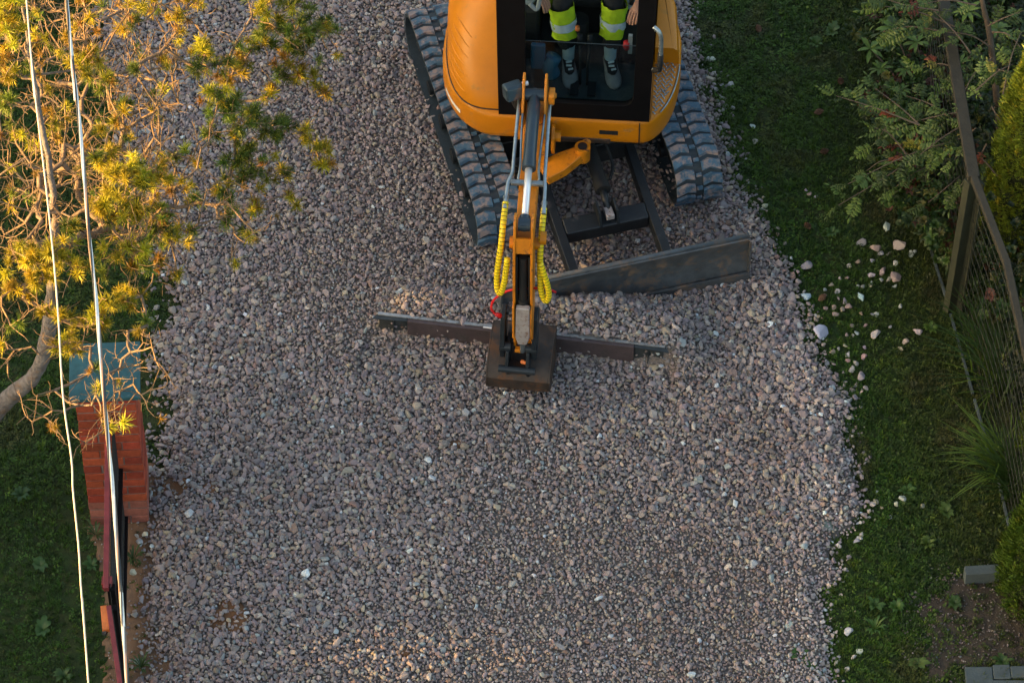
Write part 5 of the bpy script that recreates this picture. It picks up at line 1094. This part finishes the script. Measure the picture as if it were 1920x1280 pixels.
# ------------------------------------------------------------------ rowan with feathered leaves
def pinnate(i, n_=5, L=.17):
    r = random.Random(i+70); v = []; f = []
    def leaflet(c_, d, l, w_):
        d = d.normalized(); e = Vector((-d.y, d.x, 0))*w_; o = len(v); up = Vector((0, 0, .12*l)); v.extend([c_, c_+d*l*.35+e-up*.3, c_+d*l*.38+up, c_+d*l*.35-e-up*.3, c_+d*l*.75+e*.7-up*.6, c_+d*l*.78+up*.4, c_+d*l*.75-e*.7-up*.6, c_+d*l-up])
        f.extend([(o, o+2, o+1), (o, o+3, o+2), (o+1, o+2, o+5, o+4), (o+2, o+3, o+6, o+5), (o+4, o+5, o+7), (o+5, o+6, o+7)])
    cv = r.uniform(-.25, .25)
    def ax(t): return Vector((L*t, cv*L*t*t, -.05*L*t*t*2))
    for k in range(n_):
        t = .22+.72*k/n_; s = math.sin(PI*(.25+.6*k/n_))
        for sg in (-1, 1): leaflet(ax(t), Vector((.4+r.gauss(0, .15), sg, -.15+r.gauss(0, .25))), .060*s*r.uniform(.8, 1.15), .0145*s)
    leaflet(ax(.97), Vector((1, cv, -.2)), .048, .010)
    for k in range(5):
        a_, c_ = ax(k/5), ax((k+1)/5); o = len(v); v += [a_+Vector((0, .0012, 0)), a_-Vector((0, .0012, 0)), c_-Vector((0, .001, 0)), c_+Vector((0, .001, 0))]; f.append((o, o+1, o+2, o+3))
    return source_mesh('rowan_leaf', v, f, MT['leafo'])
PIN = [pinnate(0), pinnate(1, 6, .19), pinnate(2, 4, .13), pinnate(3, 5, .16), pinnate(4, 5, .15), pinnate(5, 6, .18)]
rw = thing('rowan_shrub', 'rowan shrub with feathery leaves turning yellow and red, overhanging the upper right lawn', 'shrub', P(1880, 330, 0))
b = MB(); lv_n = 0
main = [rw.location, P(1872, 220, .9), P(1856, 70, 1.5), P(1842, 5, 1.8), P(1835, -60, 2.1)]
b.tube(cr([p-rw.location for p in main], 6), list(np.linspace(.030, .012, 25)), 10); b.build('trunk', MT['darktwig'], rw, smooth=True)
TW = [((1860, 90, 1.5), (1770, 60, 1.6)), ((1790, 50, 1.6), (1660, 12, 1.7)), ((1770, 60, 1.6), (1655, 60, 1.4)), ((1830, 10, 1.8), (1720, 10, 1.8)), ((1850, 50, 1.6), (1920, 20, 1.8)), ((1860, 60, 1.6), (1915, 90, 1.7)), ((1870, 130, 1.5), (1915, 150, 1.6)), ((1860, 110, 1.5), (1800, 190, 1.5)), ((1830, 170, 1.6), (1900, 120, 1.7)),
 ((1815, 230, 1.3), (1725, 290, 1.2)), ((1725, 235, 1.2), (1568, 180, 1.0)), ((1725, 235, 1.2), (1640, 165, 1.1)), ((1800, 210, 1.3), (1690, 235, 1.1)), ((1800, 260, 1.2), (1590, 345, .9)), ((1700, 290, 1.0), (1640, 240, 1.0)), ((1760, 260, 1.1), (1572, 385, .8)), ((1690, 300, .9), (1625, 320, .8)),
 ((1830, 240, 1.4), (1790, 300, 1.2)), ((1870, 330, 1.2), (1810, 290, 1.2)), ((1850, 270, 1.3), (1800, 350, 1.0)), ((1840, 180, 1.5), (1770, 150, 1.3)), ((1800, 130, 1.4), (1720, 130, 1.2)), ((1780, 220, 1.2), (1700, 180, 1.1)), ((1880, 180, 1.6), (1915, 60, 1.8)), ((1860, 200, 1.5), (1895, 250, 1.4)), ((1750, 310, .9), (1680, 350, .8)),
 ((1800, 330, .9), (1740, 380, .8)), ((1700, 220, 1.1), (1640, 270, .9)), ((1820, 100, 1.6), (1750, 20, 1.7)), ((1760, 20, 1.7), (1650, -5, 1.7)), ((1690, 250, 1.0), (1640, 210, .9)), ((1780, 290, 1.0), (1690, 270, .9))]
b = MB(); leafs = []
for a_, c_ in TW:
    A_, C_ = P(*a_)-rw.location, P(*c_)-rw.location; m_ = A_.lerp(C_, .5)+Vector((R_.uniform(-.03, .03), R_.uniform(-.03, .03), R_.uniform(0, .08))); pts_ = cr([A_, m_, C_], 5); b.tube(pts_, list(np.linspace(.0065, .0025, len(pts_))), 5)
    n_ = max(4, int((C_-A_).length/.062)); dd = C_-A_
    for k in range(n_):
        t = (k+1)/n_; p = pts_[min(len(pts_)-1, int(t*(len(pts_)-1)))]; az = math.atan2(dd.y, dd.x)+(R_.choice([-1, 1])*R_.uniform(.5, 1.3) if k < n_-1 else 0); leafs.append((p, az))
b.build('branches', MT['darktwig'], rw, kind='stuff')
for p, az in leafs[:298]:
    o = bpy.data.objects.new('leaf', R_.choice(PIN)); COL.objects.link(o); o.parent = rw; o.location = p; s = R_.uniform(.6, 1.15); o.scale = (s, s, s); o.rotation_euler = (R_.gauss(0, .5), R_.gauss(.15, .4), az)
    wx = (p+rw.location).x; u = R_.random(); k = R_.uniform(.45, 1.3)
    o.color = (.22*k, .21*k, .03*k, 1) if u < .10 and wx > 2.8 else ((.22*k, .05*k, .02*k, 1) if u > .965 else (.085*k, .135*k, .024*k, 1))
print('rowan leaves', len(leafs))
# rhododendron-like whorls
def longleaf():
    v = []; f = []
    for t, w_, z in ((0, .15, 0), (.3, .8, .008), (.6, 1, .010), (.85, .6, .003), (1, .03, -.006)): v += [(t*.095, -w_*.0125, z), (t*.095, 0, z-.003), (t*.095, w_*.0125, z)]
    for i in range(4): f += [(i*3, i*3+1, i*3+4, i*3+3), (i*3+1, i*3+2, i*3+5, i*3+4)]
    return source_mesh('long_leaf', v, f, MT['leafo'], True)
LLF = longleaf()
rh = thing('rhododendron_shrub', 'evergreen shrub with glossy whorled leaves at the upper right lawn edge, below the rowan', 'shrub', P(1700, 215, 0)); b = MB()
for px, py, z, s in ((1632, 92, .75, 1.25), (1672, 52, .9, 1.2), (1815, 22, 1.7, 1.2), (1690, 215, .5, 1.1), (1740, 385, .35, 1.5), (1700, 130, .6, 1.0), (1650, 130, .6, 1.0), (1720, 80, .7, 1.1), (1800, 120, .9, 1.1), (1870, 55, 1.4, 1.1), (1760, 175, .7, 1.0), (1690, 170, .6, 1.0)):
    c_ = P(px, py, z)-rh.location; b.tube(cr([Vector((R_.uniform(-.1, .1), R_.uniform(-.1, .1), .02)), c_*.5+Vector((.05, 0, .05)), c_], 5), .006, 5)
    for k in range(10):
        o = bpy.data.objects.new('leaf', LLF); COL.objects.link(o); o.parent = rh; o.location = c_; o.scale = (s*R_.uniform(.8, 1.1),)*3; o.rotation_euler = (R_.gauss(0, .2), R_.uniform(-.6, .25), k*.63+R_.uniform(-.15, .15)); q = R_.uniform(.75, 1.25); o.color = (.10*q, .165*q, .022*q, 1)
b.build('stems', MT['darktwig'], rh, kind='stuff')
# mixed low growth under and behind the shrubs
UG = [rosette(10, MT['leaf'], 7, .05, .014, .8), rosette(11, MT['leaf'], 9, .06, .010, .9), rosette(12, MT['leaf'], 6, .045, .018, .5), rosette(13, MT['leaf'], 12, .07, .006, 1.0)]
u = rng.uniform(1560, 1960, 7600); v_ = rng.uniform(-120, 600, 7600); z = rng.uniform(.0, .6, 7600)
pp = np.array([tuple(P(a, c_, d)) for a, c_, d in zip(u, v_, z)]); keep_ = (u > 1560+.25*v_+.5*np.maximum(0, v_-380)+140*(fbm(pp[:, 0], pp[:, 1], 2.5, 33)-.3)) & (rng.uniform(0, 1, 7600) < np.clip((u-1560)/160, .1, 1)) & (fbm(pp[:, 0], pp[:, 1], 2.0, 44) > .33)
pp = pp[keep_]; m = len(pp); t = rng.uniform(0, 1, (m, 1)); cc = np.where(t < .10, (.10, .035, .02), np.where(t < .22, (.12, .12, .025), (.042, .085, .013)))*rng.uniform(.5, 1.35, (m, 1))
scatter('undergrowth', pp, np.stack([rng.normal(0, .5, m), rng.normal(0, .5, m), rng.uniform(0, 6.3, m)], 1), rng.uniform(.6, 1.15, m), rng.integers(0, 4, m), cc, UG)
# dark ivy and litter beyond the fence
m = 5200; y = rng.uniform(-3.8, 3.4, m); x = fx(y)+.16+rng.uniform(0, 1.1, m); z = rng.uniform(0, 1, m)**1.6*(.25+.9*sstep(-.9, .1, y))
scatter('ground_ivy', np.stack([x, y, z], 1), np.stack([rng.normal(0, .4, m), rng.normal(0, .4, m), rng.uniform(0, 6.3, m)], 1), rng.uniform(.5, 1.1, m), rng.integers(0, 4, m), np.array((.014, .028, .005))*rng.uniform(.5, 1.6, (m, 1)), UG)
# sedges and long grass
def sedge(name, lab, px, py, n_, L, lean, seed, col):
    r = random.Random(seed); base = P(px, py, 0); v = []; f = []
    for k in range(n_):
        a = r.gauss(lean, .75); l = L*r.uniform(.6, 1.15); q = Vector((r.gauss(0, .05), r.gauss(0, .06), 0)); d = Vector((math.cos(a), math.sin(a), 0)); e = Vector((-d.y, d.x, 0)); bend = r.uniform(.4, 1.1); w_ = r.uniform(.004, .0075)
        o = len(v); N_ = 7
        for i in range(N_+1):
            t = i/N_; c_ = q+d*l*(bend*t*t*.8+.12*t)+Vector((0, 0, l*(.85*t-.55*bend*t*t))); ww = w_*(1-t**2.5)+.0003; v += [c_-e*ww, c_+e*ww]
        for i in range(N_): f.append((o+2*i, o+2*i+1, o+2*i+3, o+2*i+2))
    me = source_mesh('sedge', v, f, MT['leafo'], True); o = bpy.data.objects.new(name, me); COL.objects.link(o); o.location = base; o.color = (*col, 1); tag(o, lab, 'grass clump')
sedge('sedge_clump', 'arching pale green sedge beside the fence, the middle clump spilling onto the lawn', 1878, 885, 70, .58, PI*.95, 4, (.11, .18, .02))
sedge('sedge_clump', 'sparse sedge blades reaching left over the lawn below the fence post', 1868, 735, 18, .52, PI*.9, 5, (.11, .18, .02))
sedge('sedge_clump', 'dark upright long grass growing behind the wire mesh below the fence post', 1885, 720, 260, .85, 1.5, 6, (.036, .075, .012))
sedge('sedge_clump', 'bushy dark long grass behind the mesh near the bottom thuja', 1915, 930, 150, .6, 2.0, 8, (.035, .07, .011))
# clipped thujas at the right edge
def spray(i, m):
    r = random.Random(i+400); v = []; f = []
    for k in range(11):
        a = r.gauss(0, .55); l = r.uniform(.02, .05); d = Vector((math.cos(a)*.5+.3, math.sin(a), r.uniform(.2, .9))).normalized(); e = d.cross(Vector((r.gauss(0, 1), r.gauss(0, 1), r.gauss(0, 1)))).normalized()*r.uniform(.003, .0055); c_ = Vector((r.uniform(0, .02), r.gauss(0, .012), r.gauss(0, .012))); o = len(v)
        v += [c_, c_+d*l*.5+e, c_+d*l, c_+d*l*.5-e]; f += [(o, o+1, o+2, o+3)]
    return source_mesh('thuja_spray', v, f, m)
SPR = [spray(i, MT['leaf']) for i in range(4)]
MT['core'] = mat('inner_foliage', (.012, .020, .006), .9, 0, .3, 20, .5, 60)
for k, (cx, cy, r0, h, n_, lab, col) in enumerate([(3.68, .66, .45, 2.75, 7500, 'tall dense thuja behind the fence at the upper right edge, lit at its top', (.19, .24, .022)), (3.86, -1.02, .42, 2.3, 4500, 'small sliver of clipped thuja at the right edge between its two neighbours', (.13, .19, .020)), (3.68, -2.10, .46, 1.55, 5200, 'low rounded dark green thuja at the lower right edge beside the worn patch', (.085, .145, .016))]):
    th = thing('thuja_shrub', lab, 'thuja', (cx, cy, 0), 'clipped thujas along the right edge')
    b = MB(); b.tube([(0, 0, -.05), (0, 0, h*.9)], [.03, .01], 8); b.build('trunk', MT['darktwig'], th)
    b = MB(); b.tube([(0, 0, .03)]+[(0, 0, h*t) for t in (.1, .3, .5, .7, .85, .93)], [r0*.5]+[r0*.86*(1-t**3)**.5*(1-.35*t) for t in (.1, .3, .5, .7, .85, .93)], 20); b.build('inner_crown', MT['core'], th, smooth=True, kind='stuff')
    t = rng.uniform(0.01, 1, n_)**1.0; a = rng.uniform(0, 2*PI, n_); lump = .86+.26*fbm(np.cos(a)*2+5+k, t*h*1.3+np.sin(a)*2+9, 1.7, 60+k); rad = r0*np.sqrt(1-t**3)*(1-.35*t)*lump*rng.uniform(.86, 1.08, n_)
    rad = np.where(t < .06, rad*.8, rad)
    pts_ = np.stack([rad*np.cos(a), rad*np.sin(a), t*h], 1); cc = np.array(col)*rng.uniform(.6, 1.4, (n_, 1)); cc = np.where(rng.uniform(0, 1, (n_, 1)) > .93, cc*np.array([1.6, 1.1, 1]), cc)
    scatter('crown', pts_, np.stack([rng.normal(0, .25, n_), rng.normal(-.2, .3, n_), a], 1), rng.uniform(.8, 1.35, n_), rng.integers(0, 4, n_), cc, SPR, parent=th)
# pale blossoms
b = MB()
for k, (px, py, lab) in enumerate([(1703, 130, 'upper of two tiny pale blue-white blossoms under the rowan'), (1713, 145, 'lower and larger of two tiny pale blue-white blossoms under the rowan')]):
    c_ = P(px, py, .55); b = MB(); 
    for q in range(5): a = q*1.257; d = Vector((math.cos(a), math.sin(a), 0)); e = Vector((-d.y, d.x, 0)); b.add([d*.003, d*.014+e*.008+Vector((0, 0, .004)), d*.022+Vector((0, 0, .006)), d*.014-e*.008+Vector((0, 0, .004))], [(0, 1, 2, 3)])
    b.tube([(0, 0, -.35), (0, 0, 0)], .0015, 4); o = b.build('blossom', MT['tape'], loc=c_); tag(o, lab, 'flower')
